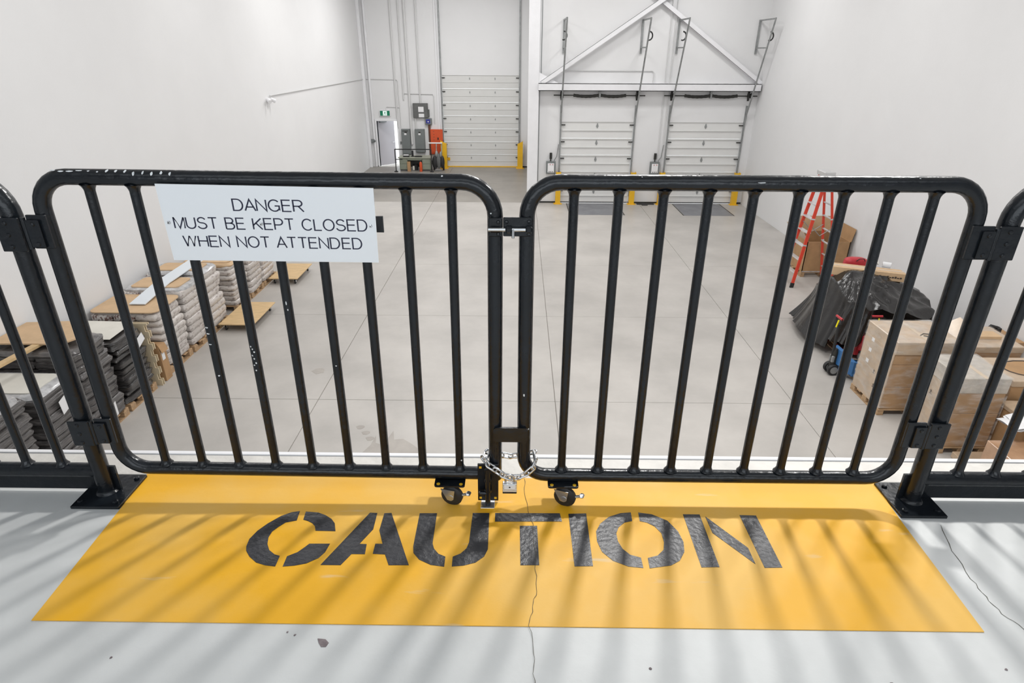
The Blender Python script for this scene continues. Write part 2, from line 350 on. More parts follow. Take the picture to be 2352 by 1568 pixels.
# thin conduits on the walls
def conduit(pts, r, m=CONDUIT): return struct(MB().tube(pts, r, 8).build('conduit', m))
conduit([(1.3, YD - .03, FZ + 4.30), (4.3, YD - .03, FZ + 4.30), (4.36, YD - .03, FZ + 4.24), (4.36, YD - .03, FZ + 3.93)], .016)
for x in (4.75, 4.9): conduit([(x, YD - .03, FZ + .5), (x, YD - .03, CEIL)], .016)
conduit([(XL + .03, 16.3, FZ + 3.74), (XL + .03, 27.3, FZ + 3.74)], .014)
conduit([(XL + .05, YG - .03, FZ + 3.74), (-5.42, YG - .03, FZ + 3.72), (-5.38, YG - .03, FZ + 3.66), (-5.36, YG - .03, FZ + 1.7)], .014)
conduit([(-5.50, YG - .04, FZ + 1.7), (-5.50, YG - .04, CEIL)], .035)
conduit([(-5.16, YG - .04, FZ + 2.9), (-5.16, YG - .04, CEIL)], .030)
conduit([(-4.90, YG - .05, FZ + 1.0), (-4.90, YG - .05, CEIL)], .05)
conduit([(-4.42, YG - .05, FZ + 2.76), (-4.42, YG - .05, CEIL)], .035)
conduit([(-5.2, YG - .03, FZ + 3.16), (-3.86, YG - .03, FZ + 3.13), (-3.82, YG - .03, FZ + 3.05), (-3.82, YG - .03, FZ + 1.9)], .018)
conduit([(-6.0, YG - .03, FZ + 2.46), (-5.95, YG - .03, FZ + 2.6), (-5.36, YG - .03, FZ + 2.58)], .012)
conduit([(-4.68, YG - .05, FZ + 1.67), (-4.68, YG - .05, FZ + 2.3)], .03)
conduit([(-4.08, YG - .05, FZ + .55), (-4.08, YG - .05, FZ + 1.9)], .05, BROWN)
o = tag(MB().box(XL, XL + .10, 16.05, 16.17, FZ + 3.60, FZ + 3.68, .01).cyl((XL + .06, 16.0, FZ + 3.66), (XL + .15, 15.92, FZ + 3.60), .045, .055).cyl((XL + .06, 16.22, FZ + 3.66), (XL + .15, 16.3, FZ + 3.60), .045, .055).build('emergency_light', STEELW, smooth=40), 'small white twin head emergency light high on the left wall', 'light')
tag(MB().box(-6.78, -6.6, YG - .1, YG, FZ + 1.08, FZ + 1.22, .01).cyl((-6.62, YG - .1, FZ + 1.15), (-6.55, YG - .16, FZ + 1.15), .03).build('wall_box', GREYP, smooth=40), 'small grey box on the wall left of the open exit door', 'switch box')
tag(MB().box(-5.45, -5.39, YG - .03, YG, FZ + 1.0, FZ + 1.12, .006).build('light_switch', GREYP), 'grey light switch between the exit door and the grey panels', 'switch')

# ------------------------------------------------------------------ doors
def to_y(y):  # prism drawn in x,z and extruded along -y
    return Matrix(((1, 0, 0, 0), (0, 0, -1, y), (0, 1, 0, 0), (0, 0, 0, 1)))
def overhead(name, x0, x1, h, n, skin, marks, rib=.032):
    d = sroot(name, ((x0 + x1) / 2, YD if name != 'door_3' else YG, FZ)); y = d.location.y
    sh = h / n
    for k in range(n):
        z0 = FZ + k * sh; zz = z0 + sh
        mb = MB().box(x0, x1, y + .03, y + .08, z0 + .004, zz - .004, .004)
        p = mb.build('door_panel', skin, d)
        if k < n - 1: MB().box(x0 + .03, x1 - .03, y + .03 - rib, y + .03, zz - .035, zz - .006, .004).build('panel_rib', skin, p)
        MB().box(x0 + .03, x1 - .03, y + .03 - rib, y + .03, z0 + sh * .44, z0 + sh * .44 + .03, .004).build('panel_rib', skin, p)
        hs = 1.0 if rib > .02 else .6
        for fx in marks:
            xm = cut(x0, x1, fx)
            MB().prism([(xm - .042 * hs, zz - .16), (xm, zz - .16 - .07 * hs), (xm + .042 * hs, zz - .16), (xm + .012 * hs, zz - .16 + .10 * hs), (xm - .012 * hs, zz - .16 + .10 * hs)], 0, .016, M=to_y(y + .03)).build('hinge', GALV, p)
        for sx, q in ((x0, 1), (x1, -1)):
            a, b = sorted((sx - q * .02, sx + q * .13))
            MB().box(a, b, y - .02, y + .03, zz - .13, zz - .10, .004).build('roller_bracket', DARKST, p)
    return d, y
def dock_door(name, x0, x1):
    d, y = overhead(name, x0, x1, 2.74, 5, DOORP, (.5,))
    MB().box(x0, x1, y + .02, y + .09, FZ, FZ + .035).build('bottom_seal', RUBBER, d)
    for sx, q in ((x0, -1), (x1, 1)):
        xt = sx + q * .03; ytop = y - 1.32
        MB().box(xt - .025, xt + .025, y - .045, y - .0, FZ + .25, FZ + 2.78).build('track', GALV, d)
        MB().tube([(xt, y - .03, FZ + 2.6), (xt, y - .10, FZ + 3.0), (xt, ytop, FZ + 5.78)], .026, 6).build('track', GALV, d)
        MB().box(xt - .03, xt + .03, y - .035, y, FZ + 2.7, FZ + 3.25).build('track_angle', GALV, d)
        MB().box(xt - .02, xt + .02, ytop, y, FZ + 5.74, FZ + 5.78).build('strut', GALV, d)
        yl = y - 1.32 * (4.98 - 3.0) / (5.78 - 3.0) - .05
        MB().box(xt - .02, xt + .02, yl, y, FZ + 4.96, FZ + 5.0).build('strut', GALV, d)
        MB().box(xt - .03, xt + .03, y - .05, y - .01, FZ + 4.80, FZ + 5.78).build('hanger_angle', GALV, d)
        MB().tube([(xt + q * .06 + .10 * math.cos(R(a)), y - .9, FZ + 5.3 + .12 * math.sin(R(a))) for a in range(-110, 100, 20)], .022, 6).build('cable_hook', RUBBER, d)
        MB().cyl((xt - .05, y - .12, FZ + 3.56), (xt - .012, y - .12, FZ + 3.56), .11, .05, 14).cyl((xt - .012, y - .12, FZ + 3.56), (xt + .05, y - .12, FZ + 3.56), .05, .09, 14).build('cable_drum', DARKST, d, 40)
        MB().box(xt - .03, xt + .03, y - .03, y, FZ + 3.4, FZ + 3.72).build('bearing_bracket', DARKST, d)
    MB().cyl((x0 - .30, y - .12, FZ + 3.56), (x1 + .28, y - .12, FZ + 3.555), .018, seg=8).build('spring_shaft', DARKST, d)
    xm = (x0 + x1) / 2
    for a, b in ((xm - .86, xm - .03), (xm + .03, xm + .86)):
        n = 26 * 6; pts = []
        MB().tube([(cut(a, b, i / 12), y - .12, FZ + 3.56 - .035 * math.sin(math.pi * i / 12)) for i in range(13)], [.045 if i % 2 else .052 for i in range(13)], 10).build('torsion_spring', DARKST, d, 60)
    MB().box(xm - .03, xm + .03, y - .16, y, FZ + 3.48, FZ + 3.70).build('spring_bracket', GALV, d)
    return d
dock_door('door_1', 1.41, 3.84)
dock_door('door_2', 5.04, 7.51)
d3, y3 = overhead('door_3', -3.43, -.05, 3.92, 7, DOORG, (.36, .69), .014)
for sx, q in ((-3.43, -1), (-.05, 1)):
    xt = sx + q * .03
    MB().box(xt - .03, xt + .03, y3 - .09, y3, FZ + .2, CEIL).build('track', GALV, d3)
MB().box(-3.43, -.05, y3 - .03, y3 + .09, FZ, FZ + .04).build('bottom_seal', SAFETY, d3)
MB().box(-3.33, -3.20, y3 + .0, y3 + .03, FZ + .30, FZ + .42).build('warning_label', SAFETY, d3, label='small yellow sticker at the bottom left of the drive-in door')
# man door, standing open to the daylight
d4 = sroot('door_4', (-6.0, YG, FZ))
MB().box(-6.53, -6.46, YG - .04, YG + .2, FZ, FZ + 2.07, .005).box(-5.54, -5.47, YG - .04, YG + .2, FZ, FZ + 2.07, .005).box(-6.46, -5.54, YG - .04, YG + .2, FZ + 2.0, FZ + 2.07, .005).build('door_frame', STEELW, d4)
M4 = xf((-6.45, YG + .20, FZ), rz=R(48))
MB().box(0, .90, 0, .045, .01, 1.99, .003, M4).build('door_leaf', LEAF, d4, label='lilac grey door leaf swung open')
MB().box(.08, .45, -.06, -.0, 1.90, 1.96, .005, M4).build('door_closer', GREYP, d4)
MB().cyl((.82, -.05, 1.0), (.70, -.05, 1.0), .012, M=M4).build('lever_handle', ZINC, d4)
struct(MB().box(-9.5, -3.5, YG + .2, YG + 6, FZ - .2, FZ - .02).build('pavement', LIP))

# ------------------------------------------------------------------ mezzanine slab
mz = struct(MB().box(XL, XR, -6.2, .216, -.30, 0).build('mezzanine_floor', MEZZ)); ROOT['mezzanine_floor'] = Vector((0, 0, 0))
MB().box(XL, XR, .100, .2155, -.10, .0012).build('bare_edge_strip', LIP, mz)
struct(MB().box(XL, XR, .220, .240, -.30, .004, .002).build('trim_4', STEELW))
def ribbon(pts, wd, z, name, m, parent):
    mb = MB(); L = []; Rr = []
    for i, (x, y) in enumerate(pts):
        a = pts[max(0, i - 1)]; b = pts[min(len(pts) - 1, i + 1)]; dx, dy = b[0] - a[0], b[1] - a[1]; l = math.hypot(dx, dy)
        ww = wd * (0.55 + .45 * math.sin(i * 1.7) ** 2) if 0 < i < len(pts) - 1 else wd * .3
        L.append((x - dy / l * ww, y + dx / l * ww, z)); Rr.append((x + dy / l * ww, y - dx / l * ww, z))
    n = len(pts); mb.add(L + Rr, [(i, n + i, n + i + 1, i + 1) for i in range(n - 1)]); return mb.build(name, m, parent)
def jag(pts, n, amp):
    out = []
    for a, b in zip(pts, pts[1:]):
        for k in range(n):
            t = k / n; out.append((cut(a[0], b[0], t) + random.uniform(-amp, amp), cut(a[1], b[1], t) + random.uniform(-amp, amp) * .5))
    return out + [pts[-1]]
ribbon(jag([(.028, .10), (.030, .026), (.044, -.103), (.054, -.152), (.058, -.289), (.059, -.401), (.044, -.453), (.038, -.515), (.045, -.592), (.047, -.671), (.05, -.8)], 4, .004), .0008, .0042, 'crack', CRACK, mz)
ribbon(jag([(1.356, -.111), (1.320, -.225), (1.302, -.335), (1.303, -.397), (1.304, -.455), (1.329, -.502), (1.34, -.62)], 4, .004), .0010, .0012, 'crack', CRACK, mz)
SPALL = mat('spalled_chip', (0.17, 0.14, 0.145, 1), 0.8, var=.3, vscale=60)
flat([(-.506, -.558), (-.485, -.560), (-.474, -.570), (-.478, -.582), (-.490, -.582), (-.500, -.570)], 0, .0012, 'spalled_chip', SPALL, mz)
for x, y in ((-.590, -.540), (-.568, -.549), (-1.62, -.25), (1.55, -.33), (1.2, -.62), (.33, -.63), (-1.0, -.62), (.9, -.66), (-1.52, -.42)):
    a0 = random.random() * 6; flat([(x + random.uniform(.002, .005) * math.cos(a0 + k), y + random.uniform(.002, .004) * math.sin(a0 + k)) for k in range(6)], 0, .0012, 'spalled_chip', SPALL, mz)
# ================================================================== painted floor marking
fm = thing('floor_marking', 'yellow painted floor rectangle reading CAUTION in black stencil before the gates', 'floor marking', (-.03, -.2, 0))
MB().prism([(-1.310, .100), (-1.296, -.10), (-1.275, -.515), (1.218, -.513), (1.236, -.09), (1.250, .100)], 0.0, .0025).build('paint_field', YEL, fm)
LT = {'C': [[(-0.706, -0.084), (-0.731, -0.09), (-0.759, -0.108), (-0.789, -0.143), (-0.809, -0.176), (-0.82, -0.212), (-0.817, -0.243), (-0.81, -0.261), (-0.791, -0.284), (-0.762, -0.307), (-0.732, -0.317), (-0.701, -0.321), (-0.702, -0.28), (-0.72, -0.274), (-0.742, -0.257), (-0.757, -0.232), (-0.764, -0.204), (-0.762, -0.179), (-0.75, -0.159), (-0.734, -0.138), (-0.702, -0.128)], [(-0.686, -0.086), (-0.644, -0.09), (-0.617, -0.102), (-0.593, -0.119), (-0.577, -0.139), (-0.565, -0.174), (-0.628, -0.173), (-0.636, -0.153), (-0.648, -0.14), (-0.665, -0.13), (-0.682, -0.124)], [(-0.567, -0.228), (-0.63, -0.229), (-0.639, -0.243), (-0.654, -0.264), (-0.68, -0.281), (-0.679, -0.321), (-0.646, -0.317), (-0.614, -0.308), (-0.585, -0.287), (-0.572, -0.263)]],
'A': [[(-0.452, -0.089), (-0.476, -0.088), (-0.571, -0.313), (-0.512, -0.313), (-0.491, -0.269), (-0.451, -0.269), (-0.455, -0.228), (-0.477, -0.227), (-0.449, -0.164)], [(-0.429, -0.09), (-0.406, -0.088), (-0.313, -0.31), (-0.372, -0.311), (-0.391, -0.269), (-0.428, -0.267), (-0.429, -0.226), (-0.407, -0.226), (-0.429, -0.168)]],
'U': [[(-0.314, -0.088), (-0.258, -0.087), (-0.255, -0.221), (-0.248, -0.243), (-0.232, -0.264), (-0.21, -0.275), (-0.209, -0.314), (-0.249, -0.308), (-0.286, -0.288), (-0.307, -0.262), (-0.312, -0.235)], [(-0.142, -0.084), (-0.088, -0.083), (-0.085, -0.243), (-0.095, -0.273), (-0.119, -0.297), (-0.153, -0.309), (-0.187, -0.313), (-0.188, -0.275), (-0.166, -0.262), (-0.15, -0.241), (-0.144, -0.216)]],
'T': [[(-0.069, -0.083), (0.141, -0.081), (0.146, -0.119), (-0.068, -0.123)], [(0.011, -0.141), (0.066, -0.14), (0.068, -0.304), (0.013, -0.305)]],
'I': [[(0.169, -0.083), (0.227, -0.08), (0.225, -0.305), (0.171, -0.307)]],
'O': [[(0.373, -0.073), (0.371, -0.113), (0.345, -0.121), (0.323, -0.143), (0.312, -0.17), (0.312, -0.203), (0.322, -0.235), (0.341, -0.259), (0.371, -0.27), (0.371, -0.31), (0.328, -0.305), (0.286, -0.283), (0.258, -0.248), (0.248, -0.204), (0.25, -0.162), (0.267, -0.127), (0.299, -0.095), (0.339, -0.077)], [(0.397, -0.073), (0.44, -0.081), (0.484, -0.11), (0.507, -0.158), (0.513, -0.204), (0.506, -0.244), (0.484, -0.28), (0.454, -0.299), (0.389, -0.311), (0.391, -0.271), (0.422, -0.261), (0.445, -0.237), (0.453, -0.205), (0.453, -0.167), (0.438, -0.137), (0.417, -0.12), (0.395, -0.113)]],
'N': [[(0.541, -0.079), (0.595, -0.079), (0.594, -0.303), (0.541, -0.305)], [(0.611, -0.088), (0.703, -0.225), (0.703, -0.29), (0.613, -0.163)], [(0.724, -0.08), (0.777, -0.081), (0.777, -0.302), (0.725, -0.304)]]}
for ch in 'CAUTION':
    mb = MB()
    for p in LT[ch]: mb.prism(p, .0025, .0034)
    mb.build('letter', LETTER, fm)

# ================================================================== gates and guard rails
RF, RB, RP = .0215, .0135, .0260
def scuffs(spots, parent, name='scuff_mark'):
    """worn-through paint patches hugging a tube: (axis, centre, along, angle, length, width, radius)"""
    mb = MB()
    for ax, c, t, a, ln, wd, r in spots:
        n = 7; pts = []
        for k in range(n):
            an = 2 * math.pi * k / n; u = ln * math.cos(an) * random.uniform(.6, 1.1); v = wd * math.sin(an) * random.uniform(.6, 1.1)
            th = a + v / r; rr = r + .0007
            if ax == 'x': pts.append((t + u, c[0] - rr * math.cos(th), c[1] + rr * math.sin(th)))
            else: pts.append((c[0] + rr * math.sin(th), c[1] - rr * math.cos(th), t + u))
        mb.add(pts, [tuple(range(n))])
    return mb.build(name, CHIP, parent)
def weld(x, z, up):
    prof = [(RB + .0085, 0), (RB + .0045, .005), (RB + .0012, .012), (RB, .018)]
    return MB().lathe(prof, 14, xf((x, 0, z)) @ (Matrix.Rotation(math.pi, 4, 'X') if not up else Matrix.Identity(4)))
ZT, ZB = 1.048, .101
def bars(root, xsb, zt=ZT, zb=ZB):
    for x in xsb:
        b = MB().cyl((x, 0, zb), (x, 0, zt), RB, seg=16).build('bar', BLACK, root, 40)
        weld(x, zt - RF + .003, False).build('weld_bead', BLACK, b, 60); weld(x, zb + RF - .003, True).build('weld_bead', BLACK, b, 60)
def hinge_leaf(x0, x1, z0, z1, y, parent, name='hinge_leaf', screws=()):
    h = MB().box(x0, x1, y - .005, y + .004, z0, z1, .002).build(name, BLACK, parent)
    for fx, fz in screws:
        MB().lathe([(.0065, 0), (.005, .003), (.001, .004)], 10, xf((cut(x0, x1, fx), y - .005, cut(z0, z1, fz)), rx=R(90))).build('rivet', BLACK, h, 40)
    return h

gl = thing('gate', 'left black steel gate leaf that carries the white danger sign', 'gate', (-1.300, 0, 0), group=None)
path = arc(-1.300 + .09, ZT - .09, .09, 180, 90, 8) + arc(-.0715 - .09, ZT - .09, .09, 90, 0, 8) + [(-.0715, 0, .085)]
lo = [(-.078, 0, ZB)] + [(-.10, 0, ZB)] + list(reversed(arc(-1.300 + .085, ZB + .085, .085, 180, 270, 8)))
MB().tube(lo + path, RF, 20).build('frame', BLACK, gl, 50)
bars(gl, [-1.158 + .1212 * k for k in range(9)])
MB().box(-.965, -.380, .0135, .0195, .905, .950).build('sign_backing_bar', BLACK, gl)
for z0, z1 in ((.858, .951), (.216, .307)):
    hinge_leaf(-1.333, -1.279, z0, z1, -.026, gl, 'hinge_plate'); hinge_leaf(-1.333, -1.296, z0 + .004, z1 - .012, -.034, gl, 'hinge_leaf', ((.55, .85), (.55, .15)))
    MB().cyl((-1.3395, -.032, z0), (-1.3395, -.032, z1 - .006), .0062, seg=12).build('hinge_knuckle', BLACK, gl, 40)
# keeper of the slide bolt
kp = MB().box(-.0885, -.0515, -.028, -.021, .909, .960, .002).build('bolt_keeper', BLACK, gl)
MB().box(-.0865, -.0535, -.040, -.028, .922, .937, .004).build('keeper_strap', BLACK, kp)
for z in (.949, .916): MB().lathe([(.0055, 0), (.004, .003), (.001, .004)], 10, xf((-.062, -.028, z), rx=R(90))).build('rivet', BLACK, kp, 40)
# drop bolt plate at the foot
db = MB().box(-.128, -.0605, -.029, -.022, .010, .157, .001).build('drop_bolt_plate', BLACK, gl)
for x, z in ((-.119, .145), (-.119, .022), (-.070, .022)):
    MB().box(x - .004, x + .004, -.0296, -.0285, z - .004, z + .004).build('bolt_hole', SAFETY, db)
MB().cyl((-.0945, -.042, .150), (-.0945, -.042, .006), .0085, seg=14).build('drop_bolt', BLACK, gl, 40)
for z in (.052, .095, .135): MB().box(-.1065, -.0825, -.047, -.028, z, z + .016, .004).build('bolt_guide', BLACK, db)
MB().box(-.124, -.094, -.050, -.034, .048, .058, .004).build('bolt_handle', BLACK, gl)
MB().box(-.118, -.072, -.060, -.016, .0025, .005, .001).build('floor_keeper', ZINC, gl)

gr = thing('gate', 'right black steel gate leaf without a sign', 'gate', (1.228, 0, 0))
path = arc(.022 + .09, ZT - .09, .09, 180, 90, 8) + arc(1.228 - .09, ZT - .09, .09, 90, 0, 8)
lo = arc(1.228 - .085, ZB + .080, .085, 0, -90, 8) + arc(.022 + .075, ZB + .070, .075, 270, 180, 8)
MB().tube(path + lo, RF, 20, closed=True).build('frame', BLACK, gr, 50)
bars(gr, [.1465 + .1192 * k for k in range(9)])
for z0, z1 in ((.853, .945), (.237, .329)):
    hinge_leaf(1.207, 1.266, z0, z1, -.026, gr, 'hinge_plate'); hinge_leaf(1.232, 1.266, z0 + .004, z1 - .012, -.034, gr, 'hinge_leaf', ((.5, .85), (.5, .15)))
    MB().cyl((1.2715, -.032, z0), (1.2715, -.032, z1 - .006), .0062, seg=12).build('hinge_knuckle', BLACK, gr, 40)
sb = MB().box(-.042, .036, -.028, -.021, .908, .960, .002).build('bolt_plate', BLACK, gr)
MB().cyl((-.082, -.036, .929), (.030, -.036, .929), .0052, seg=12).build('slide_bolt', ZINC, gr, 40)
for x in (-.036, .018): MB().box(x, x + .018, -.045, -.027, .920, .938, .004).build('bolt_guide', BLACK, sb)
MB().cyl((-.015, -.038, .929), (-.015, -.052, .910), .004, seg=8).build('bolt_knob', ZINC, gr, 40)
for x, z in ((-.033, .948), (.027, .949), (.027, .915)): MB().lathe([(.0055, 0), (.004, .003), (.001, .004)], 10, xf((x, -.028, z), rx=R(90))).build('rivet', BLACK, sb, 40)
def rrect(x0, x1, z0, z1, r):
    P = []
    for cx, cz, a in ((x1 - r, z1 - r, 0), (x0 + r, z1 - r, 90), (x0 + r, z0 + r, 180), (x1 - r, z0 + r, 270)):
        P += [(cx + r * math.cos(R(a + 22.5 * i)), cz + r * math.sin(R(a + 22.5 * i))) for i in range(5)]
    return P
MB().prism(rrect(-.075, .034, .243, .295, .012), 0, .008, M=to_y(-.0215)).build('stop_plate', BLACK, gr)
scuffs([('z', (.022, 0), .410, -.1, .006, .0035, RF), ('z', (.022, 0), .285, .7, .004, .002, RF)] + [('x', (0, ZT), x, a, l, .0015, RF) for x, a, l in ((.32, .9, .002), (.63, .25, .014), (.98, 1.1, .009), (1.04, .9, .003), (.12, 1.2, .006))], gr)
sp = [('x', (0, ZT), -1.235 + .024 * k, .95 - .2 * (k > 8) + random.uniform(-.1, .1), .004 if k > 3 else .011, .0065 if k > 5 else .0028, RF) for k in range(14)]
sp += [('z', (-.9155, 0), .60 + dz, -.2, .0025, .006, RB) for dz in (0, .02, -.035)]
sp += [('z', (-.794, 0), z, -.3 + .25 * (k % 3), .0035, .0028, RB) for k, z in enumerate((.56, .552, .542, .53, .52, .505, .498, .48))]
sp += [('z', (-.915, 0), .46, .2, .003, .004, RB), ('z', (-.673, 0), .70, .1, .007, .002, RB), ('z', (-.673, 0), .68, .2, .004, .002, RB), ('z', (-.552, 0), .50, .1, .0025, .003, RB), ('z', (-.0715, 0), .97, -.5, .003, .003, RF), ('z', (-.185, 0), .16, .3, .003, .003, RB), ('x', (0, ZT), -.21, .9, .003, .003, RF)]
scuffs(sp, gl)
# swivel castors under both gates
def castor(x, parent, yaw, brk):
    p = MB()
    p.prism(rrect(x - .050, x + .050, -.045, .045, .008), .0745, .0795)
    cp = p.build('castor_plate', BLACK, parent)
    for dx in (-.037, .037): MB().lathe([(.006, 0), (.006, .0012), (.001, .0014)], 10, xf((x + dx, -.034, .0795))).build('bolt_hole', SAFETY, cp)
    MB().lathe([(.027, .060), (.030, .066), (.026, .0745)], 18, xf((x, -.004, 0))).build('swivel_race', DARKST, cp, 40)
    Mw = xf((x, -.034, .0375), rz=yaw)
    for s in (-1, 1): MB().prism([(-.026, .030), (.022, .030), (.018, -.004), (.008, -.012), (-.004, -.010)], 0, .003, M=Mw @ to_y(s * .014)).build('castor_fork', ZINC, cp)
    wh = MB().lathe([(.013, -.0105), (.030, -.0105), (.0365, -.006), (.0365, .006), (.030, .0105), (.013, .0105)], 24, Mw @ xf((.008, 0, 0), rx=R(90))).build('castor_wheel', RUBBER, parent, 40)
    MB().lathe([(.021, -.0108), (.021, .0108)], 16, Mw @ xf((.008, 0, 0), rx=R(90))).build('wheel_hub', DARKST, wh, 40)
    MB().lathe([(.010, -.0185), (.010, .0185)], 14, Mw @ xf((.008, 0, 0), rx=R(90))).build('axle_bolt', ZINC, wh, 40)
    MB().tube([(.030, 0, .004), (.050, 0, .010), (.064, 0, .016)], .005, 8, M=Mw).box(.056, .072, -.011, .011, .012, .022, .004, Mw).build('brake_pedal', ZINC, cp)
castor(-.220, gl, R(-14), 1)
castor(.152, gr, R(-20), 1)
gl.rotation_euler = (0, R(.43), 0); gl.location.z = .0075

def guard(x0, sgn, label):
    g = thing('guard_rail', label, 'railing', (x0, 0, 0))
    xe = x0 + sgn * 1.35
    pth = [(x0, 0, .011)] + [(x0, 0, .5)] + [(x0 + sgn * .10 - sgn * .10 * math.cos(R(a)), 0, ZT - .10 + .10 * math.sin(R(a))) for a in range(0, 91, 11)] + [(xe, 0, ZT)]
    MB().tube(pth, RP, 20).build('post', BLACK, g, 50)
    MB().cyl((x0, 0, .096), (xe, 0, .096), .024, seg=18).build('bottom_rail', BLACK, g, 50)
    MB().box(min(x0 - sgn * .042, xe), max(x0 - sgn * .042, xe), .006, .014, .012, .105).build('toe_board', BLACK, g)
    xb = [x0 + sgn * (.122 + .117 * k) for k in range(11)]
    for x in xb:
        b = MB().cyl((x, 0, .096), (x, 0, ZT), RB, seg=16).build('bar', BLACK, g, 40)
        weld(x, ZT - RP + .003, False).build('weld_bead', BLACK, b, 60); weld(x, .096 + .021, True).build('weld_bead', BLACK, b, 60)
    px0, px1 = (x0 - .075, x0 + .085) if sgn < 0 else (x0 - .077, x0 + .072)
    bp = MB().box(px0, px1, -.084, .086, .0005, .011, .0015).build('base_plate', BLACK, g)
    MB().lathe([(RP + .010, 0), (RP + .006, .005), (RP + .001, .010)], 18, xf((x0, 0, .011))).build('weld_bead', BLACK, bp, 50)
    for bx, by in ((px0 + .022, -.062), (px1 - .022, -.062), (px0 + .022, .062), (px1 - .022, .062)):
        MB().lathe([(.0095, 0), (.0095, .006), (.006, .008)], 6, xf((bx, by, .011))).build('anchor_bolt', BLACK, bp)
    for z0, z1 in (((.858, .951), (.216, .307)) if sgn < 0 else ((.853, .945), (.237, .329))):
        a, b = (x0 - .028, x0 + .039) if sgn < 0 else (x0 - .044, x0 + .016)
        hinge_leaf(a, b, z0, z1, -.0315, g, 'hinge_leaf', ((.45, .85), (.45, .5), (.45, .15)))
    return g
guard(-1.385, -1, 'black guard rail panel with base plate left of the gates')
guard(1.320, 1, 'black guard rail panel with base plate right of the gates')

# ================================================================== danger sign
sg = thing('danger_sign', 'white sign reading DANGER MUST BE KEPT CLOSED WHEN NOT ATTENDED on the left gate', 'sign', (-.671, -.026, .93))
SK = (1.6393 - .0275) / (1.6393 - .018)
def sgp(x, z): return x * SK, 1.3597 + (z - 1.3597) * SK
_c = [sgp(*q) for q in ((-.961, 1.041), (-.384, 1.033), (-.388, .829), (-.958, .832))]
MB().prism(_c, 0, .003, M=to_y(-.0245)).build('sign_panel', SIGN, sg)
def av(cx, cy, rx, ry, a0, a1, n=10): return [(cx + rx * math.cos(R(a0 + (a1 - a0) * i / n)), cy + ry * math.sin(R(a0 + (a1 - a0) * i / n))) for i in range(n + 1)]
GLY = {  # single-stroke engraved capitals: width, polylines on a unit cap height
 'D': (.72, [[(0, 0), (0, 1), (.30, 1)] + av(.30, .5, .36, .5, 90, -90, 12) + [(0, 0)]]),
 'A': (.72, [[(0, 0), (.36, 1), (.72, 0)], [(.13, .33), (.59, .33)]]),
 'N': (.66, [[(0, 0), (0, 1), (.66, 0), (.66, 1)]]),
 'G': (.76, [av(.39, .5, .39, .5, 42, 270, 16) + av(.39, .5, .37, .5, 285, 320, 3) + [(.72, .15), (.72, .47), (.42, .47)]]),
 'E': (.60, [[(.60, 0), (0, 0), (0, 1), (.58, 1)], [(0, .53), (.54, .53)]]),
 'R': (.68, [[(0, 0), (0, 1), (.36, 1)] + av(.36, .74, .25, .26, 90, -90, 8) + [(0, .48)], [(.34, .48), (.68, 0)]]),
 'M': (.74, [[(0, 0), (0, 1), (.37, 0), (.74, 1), (.74, 0)]]),
 'U': (.66, [[(0, 1), (0, .34)] + av(.33, .34, .33, .34, 180, 360, 12) + [(.66, 1)]]),
 'S': (.66, [av(.33, .74, .28, .26, 20, 180, 9) + av(.33, .74, .28, .22, 190, 250, 4) + av(.33, .27, .31, .25, 70, 0, 5) + av(.33, .27, .32, .27, -10, -170, 9)]),
 'T': (.64, [[(0, 1), (.64, 1)], [(.32, 1), (.32, 0)]]),
 'B': (.64, [[(0, 0), (0, 1), (.34, 1)] + av(.34, .765, .22, .235, 90, -90, 8) + [(0, .53)], [(.34, .53)] + av(.36, .265, .26, .265, 90, -90, 8) + [(0, 0)]]),
 'K': (.66, [[(0, 0), (0, 1)], [(.62, 1), (0, .36)], [(.22, .58), (.66, 0)]]),
 'P': (.62, [[(0, 0), (0, 1), (.34, 1)] + av(.34, .72, .27, .28, 90, -90, 8) + [(0, .44)]]),
 'C': (.72, [av(.38, .5, .38, .5, 40, 320, 18)]),
 'L': (.52, [[(0, 1), (0, 0), (.52, 0)]]),
 'O': (.78, [av(.39, .5, .39, .5, 0, 360, 24)]),
 'W': (.96, [[(0, 1), (.24, 0), (.48, 1), (.72, 0), (.96, 1)]]),
 'H': (.66, [[(0, 0), (0, 1)], [(.66, 0), (.66, 1)], [(0, .53), (.66, .53)]])}
def stroke(mb, P, hw, tr):
    P = [p for i, p in enumerate(P) if i == 0 or math.dist(p, P[i - 1]) > 1e-4]
    n = len(P); closed = math.dist(P[0], P[-1]) < 1e-6; L = []; Q = []
    if closed: P = P[:-1]; n -= 1
    for i in range(n):
        def dr(a, b): l = math.dist(a, b) or 1; return ((b[0] - a[0]) / l, (b[1] - a[1]) / l)
        d1 = dr(P[i - 1], P[i]) if (i or closed) else dr(P[0], P[1]); d2 = dr(P[i], P[(i + 1) % n]) if (i < n - 1 or closed) else d1
        tx, ty = d1[0] + d2[0], d1[1] + d2[1]; tl = math.hypot(tx, ty)
        if tl < .55: tx, ty, tl = d1[0], d1[1], 1
        nx, ny = -ty / tl, tx / tl; k = min(2.6, 1 / max(.3, nx * -d1[1] + ny * d1[0])) * hw
        L.append(tr(P[i][0] + nx * k, P[i][1] + ny * k)); Q.append(tr(P[i][0] - nx * k, P[i][1] - ny * k))
    m_ = n if closed else n - 1
    mb.add(L + Q, [(i, n + i, n + (i + 1) % n, (i + 1) % n) for i in range(m_)])
